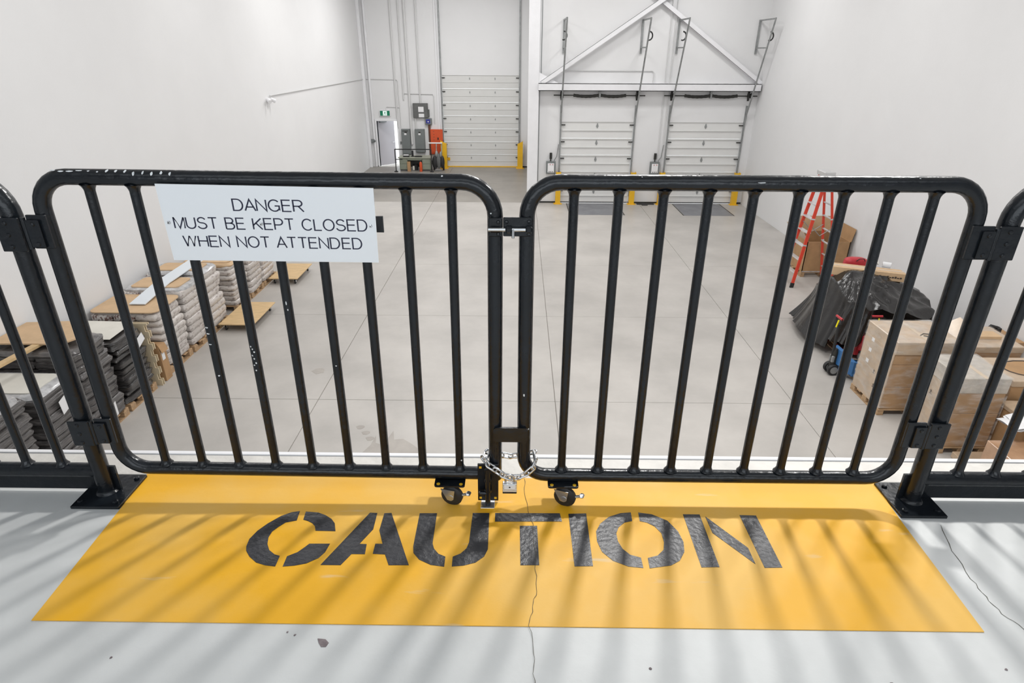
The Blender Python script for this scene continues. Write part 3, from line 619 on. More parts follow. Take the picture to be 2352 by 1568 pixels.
def engrave(txt, x0, x1, z0, z1, slope, parent):
    sp = .17; adv = []; x = 0
    for c in txt:
        if c == ' ': x += .46; continue
        x -= .09 if c == 'A' and x else 0; adv.append((c, x)); x += -.07 if c == 'A' else 0; x += GLY[c][0] + sp
    tot = x - sp
    x0, z0 = sgp(x0, z0); x1, z1 = sgp(x1, z1)
    for c, ox in adv:
        mb = MB()
        def tr(u, v, ox=ox):
            X = cut(x0, x1, (ox + u) / tot); return (X, -.0277, cut(z0, z1, v) + slope * (X - x0))
        for P in GLY[c][1]: stroke(mb, P, .056, tr)
        mb.build('letter', NAVY, parent)
engrave('DANGER', -.764, -.576, .972, 1.0020, -.014, sg)
engrave('MUST BE KEPT CLOSED', -.933, -.409, .9225, .9525, -.009, sg)
engrave('WHEN NOT ATTENDED', -.918, -.428, .872, .9015, -.009, sg)
for x, z in ((-.947, .938), (-.696, .9355), (-.400, .932)):
    x, z = sgp(x, z)
    s_ = MB().lathe([(.0048, 0), (.0042, .0018), (.001, .0024)], 14, xf((x, -.0275, z), rx=R(90))).build('screw', ZINC, sg, 40)
    MB().box(-.0042, .0042, -.0028, -.0018, -.0006, .0006, 0, xf((x, -.0275, z), ry=R(-50))).build('screw_slot', DARKST, s_)

# ================================================================== chain and padlock
chn = thing('chain', 'bright zinc chain looped around the two gate stiles', 'chain', (-.02, -.03, .10))
def link(p, d, flat_up, wire=.0034, L=.0165, W=.0088):
    d = Vector(d).normalized(); n = Vector(flat_up); n = (n - d * n.dot(d)).normalized()
    pts = []
    for k in range(16):
        a = 2 * math.pi * k / 16; u = math.cos(a); v = math.sin(a)
        pts.append(Vector(p) + d * (u * W + (L if u > 0 else -L) * .72) + n * v * W)
    return MB().tube(pts, wire, 8, closed=True)
cpts = [Vector(q) for q in ((-.100, .002, .172), (-.104, -.022, .168), (-.090, -.036, .158), (-.068, -.040, .142), (-.046, -.043, .126), (-.022, -.045, .116), (.004, -.045, .118), (.028, -.042, .128), (.050, -.036, .146), (.060, -.018, .162), (.056, .006, .170), (.046, .026, .165), (.010, .034, .150), (-.022, .036, .142), (-.056, .034, .150), (-.088, .024, .166))]
def along(P, step):
    out = []; acc = 0; Q = P + [P[0]]
    segs = [(Q[i], Q[i + 1]) for i in range(len(Q) - 1)]; tot = sum((b - a).length for a, b in segs); n = int(tot / step) // 2 * 2
    for k in range(n):
        t = k * tot / n
        for a, b in segs:
            l = (b - a).length
            if t <= l: out.append((a + (b - a) * (t / l), (b - a))); break
            t -= l
    return out
for k, (p, d) in enumerate(along(cpts, .0262)):
    link(p, d, (0, 0, 1) if k % 2 else (0.5, 1, .3)).build('chain_link', ZINC, chn, 60)
pl = thing('padlock', 'small laminated steel padlock hanging from the chain', 'padlock', (-.0225, -.047, .082))
for k in range(6):
    MB().box(-.0455, .0005, -.058, -.038, .0615 + k * .0062, .0672 + k * .0062, .0012).build('body_plate', ZINC if k else BLACK, pl)
MB().tube([(-.036, -.048, .096), (-.036, -.048, .118)] + [(-.0225 + .0135 * math.cos(R(a)), -.048, .118 + .012 * math.sin(R(a))) for a in range(165, 0, -15)] + [(-.009, -.048, .118), (-.009, -.048, .096)], .0035, 10).build('shackle', ZINC, pl, 50)
MB().box(-.040, -.005, -.0592, -.058, .079, .096).build('face_plate', WHITE, pl)
MB().lathe([(.003, 0), (.002, .001)], 10, xf((-.0225, -.0592, .0885), rx=R(90))).build('keyhole', DARKST, pl)
# ================================================================== things on the dock wall and the far wall
def guard_post(x, y, h, label, cut_side, w_=.17, d_=.17):
    g = thing('bollard', label, 'bollard', (x, y, FZ))
    hh = h
    prof = [(x - w_ / 2, FZ), (x + w_ / 2, FZ), (x + w_ / 2, FZ + hh - (.12 if cut_side > 0 else 0)), (x - w_ / 2, FZ + hh - (.12 if cut_side < 0 else 0))]
    MB().prism(prof, 0, .02, M=to_y(y - d_ / 2 + .02)).build('face_plate', SAFETY, g)
    for sx in (-1, 1):
        a, b = sorted((x + sx * w_ / 2, x + sx * (w_ / 2 - .015)))
        MB().box(a, b, y - d_ / 2 + .02, y + d_ / 2, FZ, FZ + hh - (.12 if cut_side == sx else 0)).build('side_flange', SAFETY, g)
    MB().box(x - w_ / 2 - .06, x + w_ / 2 + .06, y - d_ / 2 - .05, y + d_ / 2, FZ, FZ + .015).build('foot_plate', SAFETY, g)
    return g
gp = 'yellow door track guards'
guard_post(1.36, 20.0, 1.10, 'yellow steel track guard at the left side of the left dock door', 0)
guard_post(3.95, 20.0, 1.10, 'yellow steel track guard at the right side of the left dock door', 0)
guard_post(4.95, 20.0, 1.10, 'yellow steel track guard at the left side of the right dock door', 0)
guard_post(7.54, 20.0, 1.10, 'yellow steel track guard at the right side of the right dock door', 0)
guard_post(-3.43, 27.12, 1.22, 'yellow slant-topped track guard beside the orange panel', 1, .26, .26)
guard_post(.03, 27.2, 1.20, 'yellow slant-topped track guard at the recess wall', -1, .24, .26)
for x0, x1, l in ((1.70, 3.45, 'grey steel dock leveler plate before the left dock door'), (5.44, 7.05, 'grey steel dock leveler plate before the right dock door')):
    t = thing('dock_leveler', l, 'dock plate', ((x0 + x1) / 2, 19.2, FZ))
    MB().box(x0, x1, 18.36, 20.05, FZ - .0, FZ + .006, .002).build('deck_plate', PLATE, t)
    MB().box(x0 - .04, x0 - .01, 18.36, 20.05, FZ, FZ + .004).box(x1 + .01, x1 + .04, 18.36, 20.05, FZ, FZ + .004).build('pit_angle', DARKST, t)
    MB().lathe([(.035, 0), (.035, .02), (.01, .03)], 12, xf((x1 - .12, 19.95, FZ + .006))).build('pull_ring', ZINC, t)
for xa, l in ((1.08, 'grey door control box with white face left of the left dock door'), (4.66, 'grey door control box with white face between the two dock doors')):
    t = thing('control_box', l, 'control box', (xa, YD, FZ + .9))
    MB().box(xa - .15, xa + .17, YD - .12, YD - .004, FZ + 1.02, FZ + 1.44, .01).build('enclosure', GREYP, t)
    MB().box(xa - .10, xa + .12, YD - .125, YD - .12, FZ + 1.07, FZ + 1.38).build('front_panel', WHITE, t)
    for k in range(3): MB().cyl((xa - .05 + k * .06, YD - .12, FZ + 1.10), (xa - .05 + k * .06, YD - .14, FZ + 1.10), .014, seg=8).build('push_button', DARKST, t)
    for k in (0, 1): MB().cyl((xa - .02 + k * .09, YD - .12, FZ + 1.34), (xa - .02 + k * .09, YD - .14, FZ + 1.34), .014, seg=8).build('pilot_light', RED, t)
    MB().cyl((xa + .0, YD - .07, FZ + 1.44), (xa + .0, YD - .07, FZ + 1.52), .02, seg=8).cyl((xa, YD - .07, FZ + 1.52), (xa, YD - .07, FZ + 1.72), .045, seg=10).build('signal_lamp', DARKST, t)
    MB().tube([(xa + .15, YD - .05, FZ + 1.02), (xa + .15, YD - .05, FZ + .5)], .02, 6).build('cable', DARKST, t)
    MB().tube([(xa + .12, YD - .05, FZ + 1.46), (xa + .20, YD - .06, FZ + 1.6), (xa + .25, YD - .06, FZ + 2.0)], .015, 6).build('cable', GALV, t)
tag(MB().box(4.15, 4.75, 19.9, 20.05, FZ, FZ + .02).box(4.30, 4.50, 19.78, 19.95, FZ, FZ + .03).build('rubber_scrap', RUBBER), 'black rubber scrap on the floor between the two dock doors', 'debris')

# exit sign
ex = thing('exit_sign', 'green and white running man exit sign above the open door', 'sign', (-6.03, YG, FZ + 2.2))
MB().box(-6.27, -5.80, YG - .08, YG, FZ + 2.21, FZ + 2.46, .01).build('housing', STEELW, ex)
MB().box(-6.25, -5.82, YG - .085, YG - .08, FZ + 2.23, FZ + 2.44).build('sign_face', GREEN, ex)
fig = MB()
def fpoly(p): fig.prism([(-6.035 + a * .0018, FZ + 2.335 + b * .0018) for a, b in p], 0, .003, M=to_y(YG - .088))
MB().box(-6.125, -5.945, YG - .0885, YG - .085, FZ + 2.24, FZ + 2.43).build('doorway_symbol', MINT, ex)
for p in ([(6, 38), (14, 44), (20, 36), (12, 30)], [(-4, 28), (10, 28), (8, 0), (-10, 2)], [(10, 26), (26, 10), (22, 6), (8, 18)], [(-4, 26), (-22, 18), (-20, 12), (-4, 18)], [(6, 2), (22, -18), (14, -40), (8, -38), (14, -18), (-2, 2)], [(-10, 4), (-18, -20), (-34, -30), (-30, -36), (-12, -24), (-2, 0)]): fpoly(p)
fig.build('running_figure', GREEN, ex)

def panel(name, x0, x1, z0, z1, m, label, extra=None):
    t = thing(name, label, 'electrical panel', ((x0 + x1) / 2, YG, FZ + z0))
    MB().box(x0, x1, YG - .14, YG, FZ + z0, FZ + z1, .008).build('enclosure', m, t)
    dm = MB().box(x0 + .02, x1 - .02, YG - .152, YG - .14, FZ + z0 + .02, FZ + z1 - .02, .004).build('panel_door', m, t)
    return t, dm
t, d = panel('electrical_panel', -5.35, -4.96, .57, 1.67, GREYP, 'left grey electrical panel beside the exit door')
MB().box(-5.20, -5.09, YG - .156, YG - .152, FZ + 1.50, FZ + 1.56).build('label_plate', DARKST, d); MB().box(-5.22, -5.12, YG - .156, YG - .152, FZ + 1.42, FZ + 1.50).build('paper_tag', WHITE, d)
MB().box(-5.30, -5.04, YG - .156, YG - .152, FZ + 1.58, FZ + 1.61).build('label_plate', DARKST, d)
t, d = panel('electrical_panel', -4.74, -4.30, .66, 1.67, GREYP, 'right grey electrical panel under the dark disconnect box')
MB().box(-4.57, -4.48, YG - .156, YG - .152, FZ + 1.50, FZ + 1.56).build('label_plate', DARKST, d); MB().box(-4.58, -4.48, YG - .156, YG - .152, FZ + 1.42, FZ + 1.50).build('paper_tag', WHITE, d)
t, d = panel('electrical_panel', -4.76, -4.10, 2.15, 2.76, DGREY, 'dark grey disconnect box with paper notices high on the far wall')
MB().box(-4.52, -4.28, YG - .158, YG - .152, FZ + 2.40, FZ + 2.62).build('paper_notice', WHITE, d); MB().box(-4.51, -4.27, YG - .158, YG - .152, FZ + 2.18, FZ + 2.33).build('paper_notice', WHITE, d)
MB().box(-4.10, -4.04, YG - .12, YG, FZ + 2.2, FZ + 2.5, .01).build('switch_lever', DGREY, t)
t, d = panel('electrical_panel', -4.25, -3.95, 1.86, 2.13, GREYP, 'small grey box with blue label below the disconnect box')
MB().box(-4.20, -4.02, YG - .158, YG - .152, FZ + 1.92, FZ + 2.09).build('blue_label', BLUE, d); MB().box(-4.13, -4.08, YG - .16, YG - .158, FZ + 1.97, FZ + 2.02).build('label_symbol', WHITE, d)
t, d = panel('alarm_cabinet', -4.04, -3.48, .58, 1.66, ORANGE, 'orange steel cabinet on the far wall beside the drive-in door')
t['category'] = 'cabinet'
MB().box(-3.72, -3.67, YG - .17, YG - .152, FZ + 1.22, FZ + 1.32, .004).build('latch', DARKST, d)
for k in range(4): MB().box(-3.90, -3.86, YG - .155, YG - .152, FZ + 1.56 - k * .12, FZ + 1.585 - k * .12).build('stencil_mark', BROWN, d)

# desk, things on and under it
dk = thing('desk', 'green grey steel desk in front of the electrical panels', 'desk', (-4.65, 26.5, FZ))
MB().box(-5.38, -3.93, 26.25, 26.90, FZ + .555, FZ + .60, .006).build('desktop', DESKT, dk)
for a, b in ((-5.34, -4.98), (-4.33, -3.96)):
    p = MB().box(a, b, 26.30, 26.88, FZ + .06, FZ + .555, .006).build('pedestal', DESKG, dk)
    for k in range(2):
        dr = MB().box(a + .015, b - .015, 26.285, 26.30, FZ + .08 + k * .24, FZ + .30 + k * .24, .004).build('drawer', DESKG, p)
    MB().box(a + .02, b - .02, 26.34, 26.84, FZ, FZ + .06).build('plinth', DGREY, p)
MB().box(-4.98, -4.33, 26.29, 26.31, FZ + .47, FZ + .555).build('apron', DESKG, dk)
MB().box(-4.98, -4.33, 26.80, 26.82, FZ + .10, FZ + .555).build('modesty_panel', DGREY, dk)
tag(MB().box(-4.80, -4.72, 26.45, 26.52, FZ + .60, FZ + .86, .01).box(-4.84, -4.68, 26.42, 26.56, FZ + .60, FZ + .615).build('monitor', RUBBER), 'slim black screen seen edge-on standing on the green desk', 'screen')
tag(MB().box(-4.66, -4.33, 26.33, 26.48, FZ + .60, FZ + .635, .008).box(-4.62, -4.37, 26.345, 26.46, FZ + .635, FZ + .645, .004).build('keyboard', RUBBER), 'black keyboard at the right of the green desk top', 'keyboard')
t = thing('telephone', 'black and white desk phone at the left of the green desk', 'telephone', (-5.02, 26.42, FZ + .60))
MB().box(-5.17, -4.90, 26.34, 26.5, FZ + .60, FZ + .65, .01).build('phone_base', RUBBER, t); MB().box(-5.15, -4.92, 26.36, 26.42, FZ + .65, FZ + .70, .015, ).build('handset', WHITE, t)
tag(MB().box(-4.98, -4.84, 26.18, 26.28, FZ, FZ + .42, .004).build('carton', KRAFTB), 'tall narrow brown carton under the green desk', 'box')
t = thing('fire_extinguisher', 'red fire extinguisher standing by the right pedestal of the green desk', 'extinguisher', (-4.38, 26.2, FZ))
MB().lathe([(.06, 0), (.065, .02), (.065, .34), (.045, .40), (.02, .43)], 14, xf((-4.38, 26.2, FZ))).build('cylinder', ORANGE, t, 40); MB().box(-4.42, -4.33, 26.18, 26.22, FZ + .42, FZ + .46, .005).build('valve_handle', DARKST, t)
t = thing('wastebasket', 'small dark bin in the knee space of the green desk', 'bin', (-4.66, 26.55, FZ))
MB().lathe([(.10, 0), (.13, .26), (.12, .26), (.09, .01)], 14, xf((-4.66, 26.55, FZ))).build('bin_body', RUBBER, t, 40); MB().box(-4.78, -4.70, 26.42, 26.46, FZ + .02, FZ + .2, .004).build('paper_bag', MATT, t)
# black barrier rail in front of the desk
t = thing('barrier_rail', 'thin black barrier rail around the green desk', 'railing', (-4.68, 26.1, FZ))
for x in (-5.47, -3.88):
    MB().cyl((x, 26.1, FZ + .03), (x, 26.1, FZ + .97), .022, seg=8).build('post', RUBBER, t); MB().lathe([(.09, 0), (.09, .02), (.03, .05)], 12, xf((x, 26.1, FZ))).build('foot', RUBBER, t)
MB().box(-5.47, -3.88, 26.08, 26.12, FZ + .945, FZ + .985, .005).build('top_rail', RUBBER, t)
MB().box(-5.47, -5.16, 26.085, 26.115, FZ + .52, FZ + .55).build('mid_rail', RUBBER, t)
# sack truck with loose straps right of the desk
t = thing('hand_truck', 'hand truck hung with dark bags between the desk and the orange cabinet', 'hand truck', (-3.63, 26.5, FZ))
for x in (-3.74, -3.50): MB().tube([(x, 26.55, FZ + .1), (x, 26.95, FZ + 1.12)], .022, 8).build('rail', GALV, t)
MB().tube([(-4.1, 26.95, FZ + 1.12), (-3.48, 26.95, FZ + 1.12)], .03, 8).build('handle', WHITE, t)
MB().box(-3.80, -3.44, 26.3, 26.55, FZ + .03, FZ + .05).build('toe_plate', ZINC, t)
for x in (-3.83, -3.41): MB().lathe([(.03, -.03), (.11, -.03), (.11, .03), (.03, .03)], 14, xf((x, 26.6, FZ + .11), ry=R(90))).build('wheel', RUBBER, t, 40)
for k, (x, z, sx, sz, mm) in enumerate(((-3.77, .36, .13, .30, RUBBER), (-3.60, .42, .12, .33, DGREY), (-3.44, .38, .10, .28, RUBBER), (-3.68, .72, .07, .16, GALV), (-3.50, .70, .06, .14, GALV))):
    MB().grid(lambda u, v, x=x, z=z, sx=sx, sz=sz: (x + sx * math.sin(math.pi * v) * math.cos(2 * math.pi * u) * (1 + .15 * math.sin(5 * u * 6.28)), 26.42 + .09 * math.sin(math.pi * v) * math.sin(2 * math.pi * u), FZ + z - sz * math.cos(math.pi * v)), 14, 8, True).build('hung_bag', mm, t, 60)
# ================================================================== pallet loads along the left wall
def pillow(sx, sy, sz, n=12, m=9, e=.42, wr=.0):
    def sp(c, e): return math.copysign(abs(c) ** e, c)
    rnd = [random.random() * 6.28 for _ in range(4)]
    def fn(u, v):
        a = 2 * math.pi * u; b = math.pi * (v - .5)
        cb = sp(math.cos(b), .34)
        q = 1 + wr * (math.sin(5 * a + rnd[0]) + math.sin(3 * b * 2 + rnd[1]))
        return (sx * .5 * sp(math.cos(a), e) * cb * q, sy * .5 * sp(math.sin(a), e) * cb * q, sz * .5 * sp(math.sin(b), .5) + wr * .15 * math.sin(7 * a + rnd[2]))
    return MB().grid(fn, n, m, True)
def pallet_part(root, sx, sy, src={}, h=.12, m=WOOD):
    """wooden pallet as a part: bottom runners, with blocks and deck boards as pieces"""
    key = (round(sx, 2), round(sy, 2), h, m.name)
    if key not in src:
        me = MB().box(-.045, .045, -sy / 2, sy / 2, 0, .02).build('pallet', m).data; blk = MB().box(-.045, .045, -.06, .06, .02, h - .02, .004).build('block', m).data
        dk = MB().box(-sx / 2, sx / 2, -.05, .05, h - .02, h, .003).build('deck_board', m).data
        for nm in list(bpy.data.objects):
            if nm.data in (me, blk, dk): bpy.data.objects.remove(nm)
        src[key] = (me, blk, dk)
    me, blk, dk = src[key]
    def mk(nm, d, par, loc):
        o = bpy.data.objects.new(nm, d); C.objects.link(o); o.parent = par; o.location = loc; return o
    p = mk('pallet', me, root, (0, 0, 0))
    for x in (-sx / 2 + .045, sx / 2 - .045): mk('runner', me, p, (x, 0, 0))
    for x in (-sx / 2 + .045, 0, sx / 2 - .045):
        for y in (-sy / 2 + .06, 0, sy / 2 - .06): mk('block', blk, p, (x, y, 0))
    n = max(3, int(sy / .15))
    for k in range(n): mk('deck_board', dk, p, (0, cut(-sy / 2 + .05, sy / 2 - .05, k / (n - 1)), 0))
    return p
LOADN = 0
def bag_load(label, x0, x1, y0, y1, h, layers, m_side, m_end, cap=None, wr=.02, group=None, name='wrapped_pallet', nx=3, lean=0.0, film=None, capm=KRAFT, shift=.03):
    global LOADN
    LOADN += 1; random.seed(100 + LOADN)
    sx, sy = x1 - x0, y1 - y0
    t = thing(name, label, 'pallet load', ((x0 + x1) / 2, (y0 + y1) / 2, FZ), 0, group, local=True)
    pallet_part(t, sx, sy)
    lh = (h - .12) / layers; bx = sx / nx
    meshes = []
    for k in range(3):
        for mm in (m_side, m_end):
            o = pillow(bx * 1.03, sy * .985, lh * 1.16, 24, 11, .22, wr).build('sack', mm, None, 70); meshes.append(o.data); bpy.data.objects.remove(o)
    for L in range(layers):
        dx = random.uniform(-shift, shift); dy = random.uniform(-shift, shift)
        for k in range(nx):
            right = (k == nx - 1)
            o = bpy.data.objects.new('sack', meshes[(random.randrange(3)) * 2 + (0 if right else 1)]); C.objects.link(o); o.parent = t
            o.location = (-sx / 2 + bx * (k + .5) + dx, dy + lean * L, .12 + lh * (L + .5)); o.rotation_euler = (random.uniform(-.03, .03), random.uniform(-.03, .03), random.uniform(-.04, .04))
    if film:
        pillow(sx * 1.0, sy * 1.0, .10, 28, 7, .30, .012).add([], []).build('film_cover', film, t, 60).location = (0, lean * layers, h - .01)
    if cap:
        a, b = cap
        P = rrect(-a / 2, a / 2, -b / 2, b / 2, min(a, b) * .16)
        MB().prism(P, h + .036, h + .05).build('cardboard_cap', capm, t).location = (0, lean * layers, 0)
    return t
bg = 'sacks on pallets along the left wall'
bag_load('nearest pallet load of white sacks, end of the white strip on its cardboard top', -6.80, -5.74, 7.22, 7.98, 1.06, 8, BAG, BAGE, (1.10, .80), film=BAG)
bag_load('second pallet load of white sacks from the front by the left wall', -6.78, -5.73, 8.04, 8.76, 1.14, 8, BAG, BAGE, (.84, .50), film=CLEARF)
bag_load('third pallet load of white sacks, behind which the plywood dolly stands', -6.78, -5.74, 8.82, 9.46, 1.18, 8, BAG, BAGE, (.80, .42), film=CLEARF)
bag_load('fourth pallet load of white sacks, end bands showing above the near dolly', -6.78, -5.75, 9.92, 10.58, .98, 8, BAG, BAGE, (.9, .5), film=KRAFT)
bag_load('fifth pallet load of white sacks behind the near plywood dolly', -6.78, -5.75, 10.66, 11.34, 1.0, 7, BAG, BAG, (.8, .5), film=BAG)
bag_load('farthest pallet load of white sacks beside the far plywood dolly', -6.78, -5.76, 11.40, 12.12, .98, 7, BAG, BAG, (.8, .5), film=BAG)
# black wrapped loads nearest to the mezzanine
bag_load('black wrapped pallet load with pale top sheet next to the white sacks', -6.80, -5.72, 6.06, 6.76, 1.06, 10, BBAGD, BBAGD, None, .035, nx=2, film=BBAGD, shift=.02)
tag(MB().add([(x, y, z + dz) for dz in (0, .006) for x, y, z in ((-6.72, 6.14, FZ + 1.13), (-5.82, 6.17, FZ + 1.125), (-5.84, 6.80, FZ + 1.125), (-6.70, 6.82, FZ + 1.13))], [(3, 2, 1, 0), (4, 5, 6, 7), (0, 1, 5, 4), (1, 2, 6, 5), (2, 3, 7, 6), (3, 0, 4, 7)]).build('top_sheet', MATT), 'pale sheet lying on the black wrapped load beside the white sacks', 'sheet')
bag_load('grey black wrapped pallet load under the large cardboard sheet', -6.80, -5.72, 5.30, 6.00, 1.30, 12, BBAG, BBAG, None, .035, nx=2, film=BBAG, shift=.02)
bag_load('grey black wrapped pallet load with cloudy film and a white shipping label', -6.80, -5.72, 4.56, 5.24, 1.08, 10, BBAG, BBAG, (.85, .50), .035, nx=2, film=CLEARF, shift=.02, capm=MATT)
bag_load('grey black wrapped pallet load at the left edge of the picture', -6.80, -5.72, 3.78, 4.42, 1.22, 11, BBAG, BBAG, (.7, .4), .035, nx=2, film=CLEARF, shift=.02)
def quad(pts, d, name, m, parent=None):
    a, b, c = (Vector(p) for p in pts[:3]); n = (b - a).cross(c - a).normalized() * d
    return MB().add([tuple(p) for p in pts] + [tuple(Vector(p) + n) for p in pts], [(3, 2, 1, 0), (4, 5, 6, 7), (0, 1, 5, 4), (1, 2, 6, 5), (2, 3, 7, 6), (3, 0, 4, 7)]).build(name, m, parent)
gp_ = 'shipping labels on the black loads'
tag(quad([(-5.655, 4.78, FZ + .93), (-5.655, 4.98, FZ + .99), (-5.66, 5.00, FZ + .80), (-5.66, 4.80, FZ + .74)], .004, 'shipping_label', WHITE), 'white label on the black load that has cloudy film on top', 'label')
tag(quad([(-5.64, 6.42, FZ + .97), (-5.64, 6.62, FZ + 1.04), (-5.64, 6.66, FZ + .92), (-5.64, 6.46, FZ + .84)], .004, 'shipping_label', WHITE), 'white label on the darkest black load with pale top', 'label')
tag(quad([(-5.64, 5.60, FZ + .38), (-5.64, 5.68, FZ + .41), (-5.65, 5.69, FZ + .20), (-5.65, 5.61, FZ + .17)], .004, 'shipping_label', WHITE), 'white label low on the black load under the cardboard sheet', 'label')
tag(quad([(-5.64, 4.02, FZ + .70), (-5.64, 4.12, FZ + .73), (-5.65, 4.14, FZ + .48), (-5.65, 4.04, FZ + .45)], .004, 'shipping_label', WHITE), 'white label on the black load at the left picture edge', 'label')
tag(MB().add([(x, y, z + dz) for dz in (0, .02) for x, y, z in ((-6.86, 5.42, FZ + 1.40), (-5.92, 5.42, FZ + 1.40), (-5.80, 5.60, FZ + 1.41), (-6.15, 6.12, FZ + 1.42), (-6.86, 6.10, FZ + 1.40))], [(4, 3, 2, 1, 0), (5, 6, 7, 8, 9)] + [(i, (i + 1) % 5, 5 + (i + 1) % 5, 5 + i) for i in range(5)]).build('cardboard_sheet', KRAFT), 'large plain cardboard sheet lying on the grey black load', 'cardboard sheet')
M_ = xf((-6.28, 5.10, FZ + 1.39), rz=R(84), ry=R(0))
tag(MB().box(-.58, .42, -.045, .045, -.02, .02, .003, M_).build('timber_plank', PLY), 'light timber plank lying across the grey black loads', 'plank')
# tall carton and tabbed cream edge boards
t = thing('carton', 'tall open brown carton standing by the nearest white sack load', 'box', (-5.78, 7.06, FZ))
MB().box(-5.91, -5.69, 6.99, 7.17, FZ, FZ + .62, .004).build('carton_body', KRAFTB, t)
quad([(-5.91, 6.99, FZ + .62), (-5.69, 6.99, FZ + .62), (-5.67, 6.93, FZ + .70), (-5.91, 6.93, FZ + .70)], .005, 'flap', KRAFTB, t)
quad([(-5.69, 6.99, FZ + .62), (-5.69, 7.17, FZ + .62), (-5.65, 7.17, FZ + .50), (-5.65, 6.99, FZ + .50)], .005, 'flap', KRAFTB, t)
quad([(-5.686, 7.02, FZ + .50), (-5.686, 7.10, FZ + .50), (-5.686, 7.10, FZ + .36), (-5.686, 7.02, FZ + .36)], .003, 'paper_tag', WHITE, t)
for k, (yy, l) in enumerate(((6.86, 'cream tabbed edge board nearest the black load with pale top'), (6.91, 'cream tabbed edge board behind another, before the tall carton'))):
    prof = [(-6.0, FZ), (-5.73, FZ)]
    z = FZ; s_ = 0
    while z < FZ + 1.06:
        xx = -5.73 if s_ % 2 else -5.68; prof += [(xx, z), (xx, min(z + .105, FZ + 1.08))]; z += .105; s_ += 1
    prof += [(-6.0, FZ + 1.08)]
    tag(MB().prism(prof, 0, .016, M=to_y(yy)).build('edge_board', CREAM), l, 'board')
# white strip on the sack loads
ang = math.atan2(9.75 - 7.50, -6.0 + 6.22)
tag(MB().add([(x, y, FZ + z) for x, y, z in ((-6.31, 7.50, 1.125), (-6.05, 7.50, 1.125), (-6.05, 8.3, 1.205), (-5.98, 9.5, 1.26), (-6.24, 9.5, 1.26), (-6.31, 8.3, 1.205), (-6.31, 7.50, 1.14), (-6.05, 7.50, 1.14), (-6.05, 8.3, 1.22), (-5.98, 9.5, 1.275), (-6.24, 9.5, 1.275), (-6.31, 8.3, 1.22))],
    [(6, 7, 8, 11), (11, 8, 9, 10), (5, 2, 1, 0), (4, 3, 2, 5), (0, 1, 7, 6), (1, 2, 8, 7), (2, 3, 9, 8), (3, 4, 10, 9), (4, 5, 11, 10), (5, 0, 6, 11)]).build('white_strip', STRIPW), 'long white laminate strip lying across the sack loads', 'strip')
# two plywood dollies
def dolly(x0, x1, y0, y1, label):
    t = thing('dolly', label, 'dolly', ((x0 + x1) / 2, (y0 + y1) / 2, FZ))
    MB().box(x0, x1, y0, y1, FZ + .135, FZ + .155, .003).build('deck', PLY, t)
    for x in (x0 + .03, x1 - .08): MB().box(x, x + .05, y0 + .02, y1 - .02, FZ + .115, FZ + .135).build('runner', DARKST, t)
    for x in (x0 + .09, x1 - .09):
        for y in (y0 + .10, y1 - .10):
            f = MB().box(x - .03, x + .03, y - .03, y + .03, FZ + .105, FZ + .115).box(x - .022, x - .018, y - .025, y + .03, FZ + .04, FZ + .105).box(x + .018, x + .022, y - .025, y + .03, FZ + .04, FZ + .105).build('castor_fork', ZINC, t)
            MB().lathe([(.015, -.015), (.04, -.015), (.047, -.008), (.047, .008), (.04, .015), (.015, .015)], 16, xf((x, y, FZ + .047), ry=R(90))).build('wheel', RUBBER, f, 40)
dolly(-5.69, -5.03, 8.92, 10.08, 'near plywood dolly on black castors beside the white sack loads')
dolly(-5.70, -5.05, 11.52, 12.62, 'far plywood dolly on black castors by the farthest sack load')
# ================================================================== right side
# step ladder: faces the left, standing broadside along the wall
ld = thing('step_ladder', 'red fibreglass step ladder with aluminium treads by the big open carton', 'ladder', (6.68, 11.9, FZ))
AP = (6.60, FZ + 2.50)
def rail(xa, ya, xb, yb, zb, m, nm, w_=.07, t_=.028):
    a = Vector((xa, ya, FZ + .04)); b = Vector((xb, yb, FZ + zb)); d = (b - a); L = d.length; d.normalize()
    yv = Vector((0, 1, 0)); yv = (yv - d * yv.dot(d)).normalized(); xv = yv.cross(d)
    M = Matrix(((xv.x, yv.x, d.x, a.x), (xv.y, yv.y, d.y, a.y), (xv.z, yv.z, d.z, a.z), (0, 0, 0, 1)))
    r = MB().box(-w_ / 2, w_ / 2, -t_ / 2, t_ / 2, 0, L, .003, M).build(nm, m, ld)
    MB().box(-w_ / 2 - .006, w_ / 2 + .006, -t_ / 2 - .006, t_ / 2 + .006, -.045, .07, .003, M).build('rubber_foot', RUBBER, r)
    for f in (.38, .62): MB().box(-w_ / 2 - .002, w_ / 2 + .002, -t_ / 2 - .003, t_ / 2 + .003, L * f, L * f + .03, 0, M).build('rivet_plate', ALU, r)
    return r
y0b, y1b, y0t, y1t = 11.61, 12.23, 11.74, 12.06
rail(6.25, y0b, 6.57, y0t, 2.46, LRED, 'side_rail'); rail(6.25, y1b, 6.57, y1t, 2.46, LRED, 'side_rail')
rail(7.18, y0b + .03, 6.68, y0t, 2.46, LRED, 'side_rail', .05); rail(7.18, y1b - .03, 6.68, y1t, 2.46, LRED, 'side_rail', .05)
for k in range(1, 8):
    f = k / 8; x = cut(6.25, 6.57, f); ya = cut(y0b, y0t, f); yb = cut(y1b, y1t, f); z = FZ + .04 + 2.42 * f
    MB().box(x - .05, x + .05, ya, yb, z - .012, z + .012, .003).build('tread', ALU, ld)
    if k < 7:
        x = cut(7.18, 6.68, f); MB().box(x - .02, x + .02, ya + .02, yb - .02, z - .012, z + .012, .003).build('rear_brace', ALU, ld)
MB().box(6.50, 6.74, y0t - .03, y1t + .03, FZ + 2.46, FZ + 2.56, .012).build('top_cap', ALU, ld)
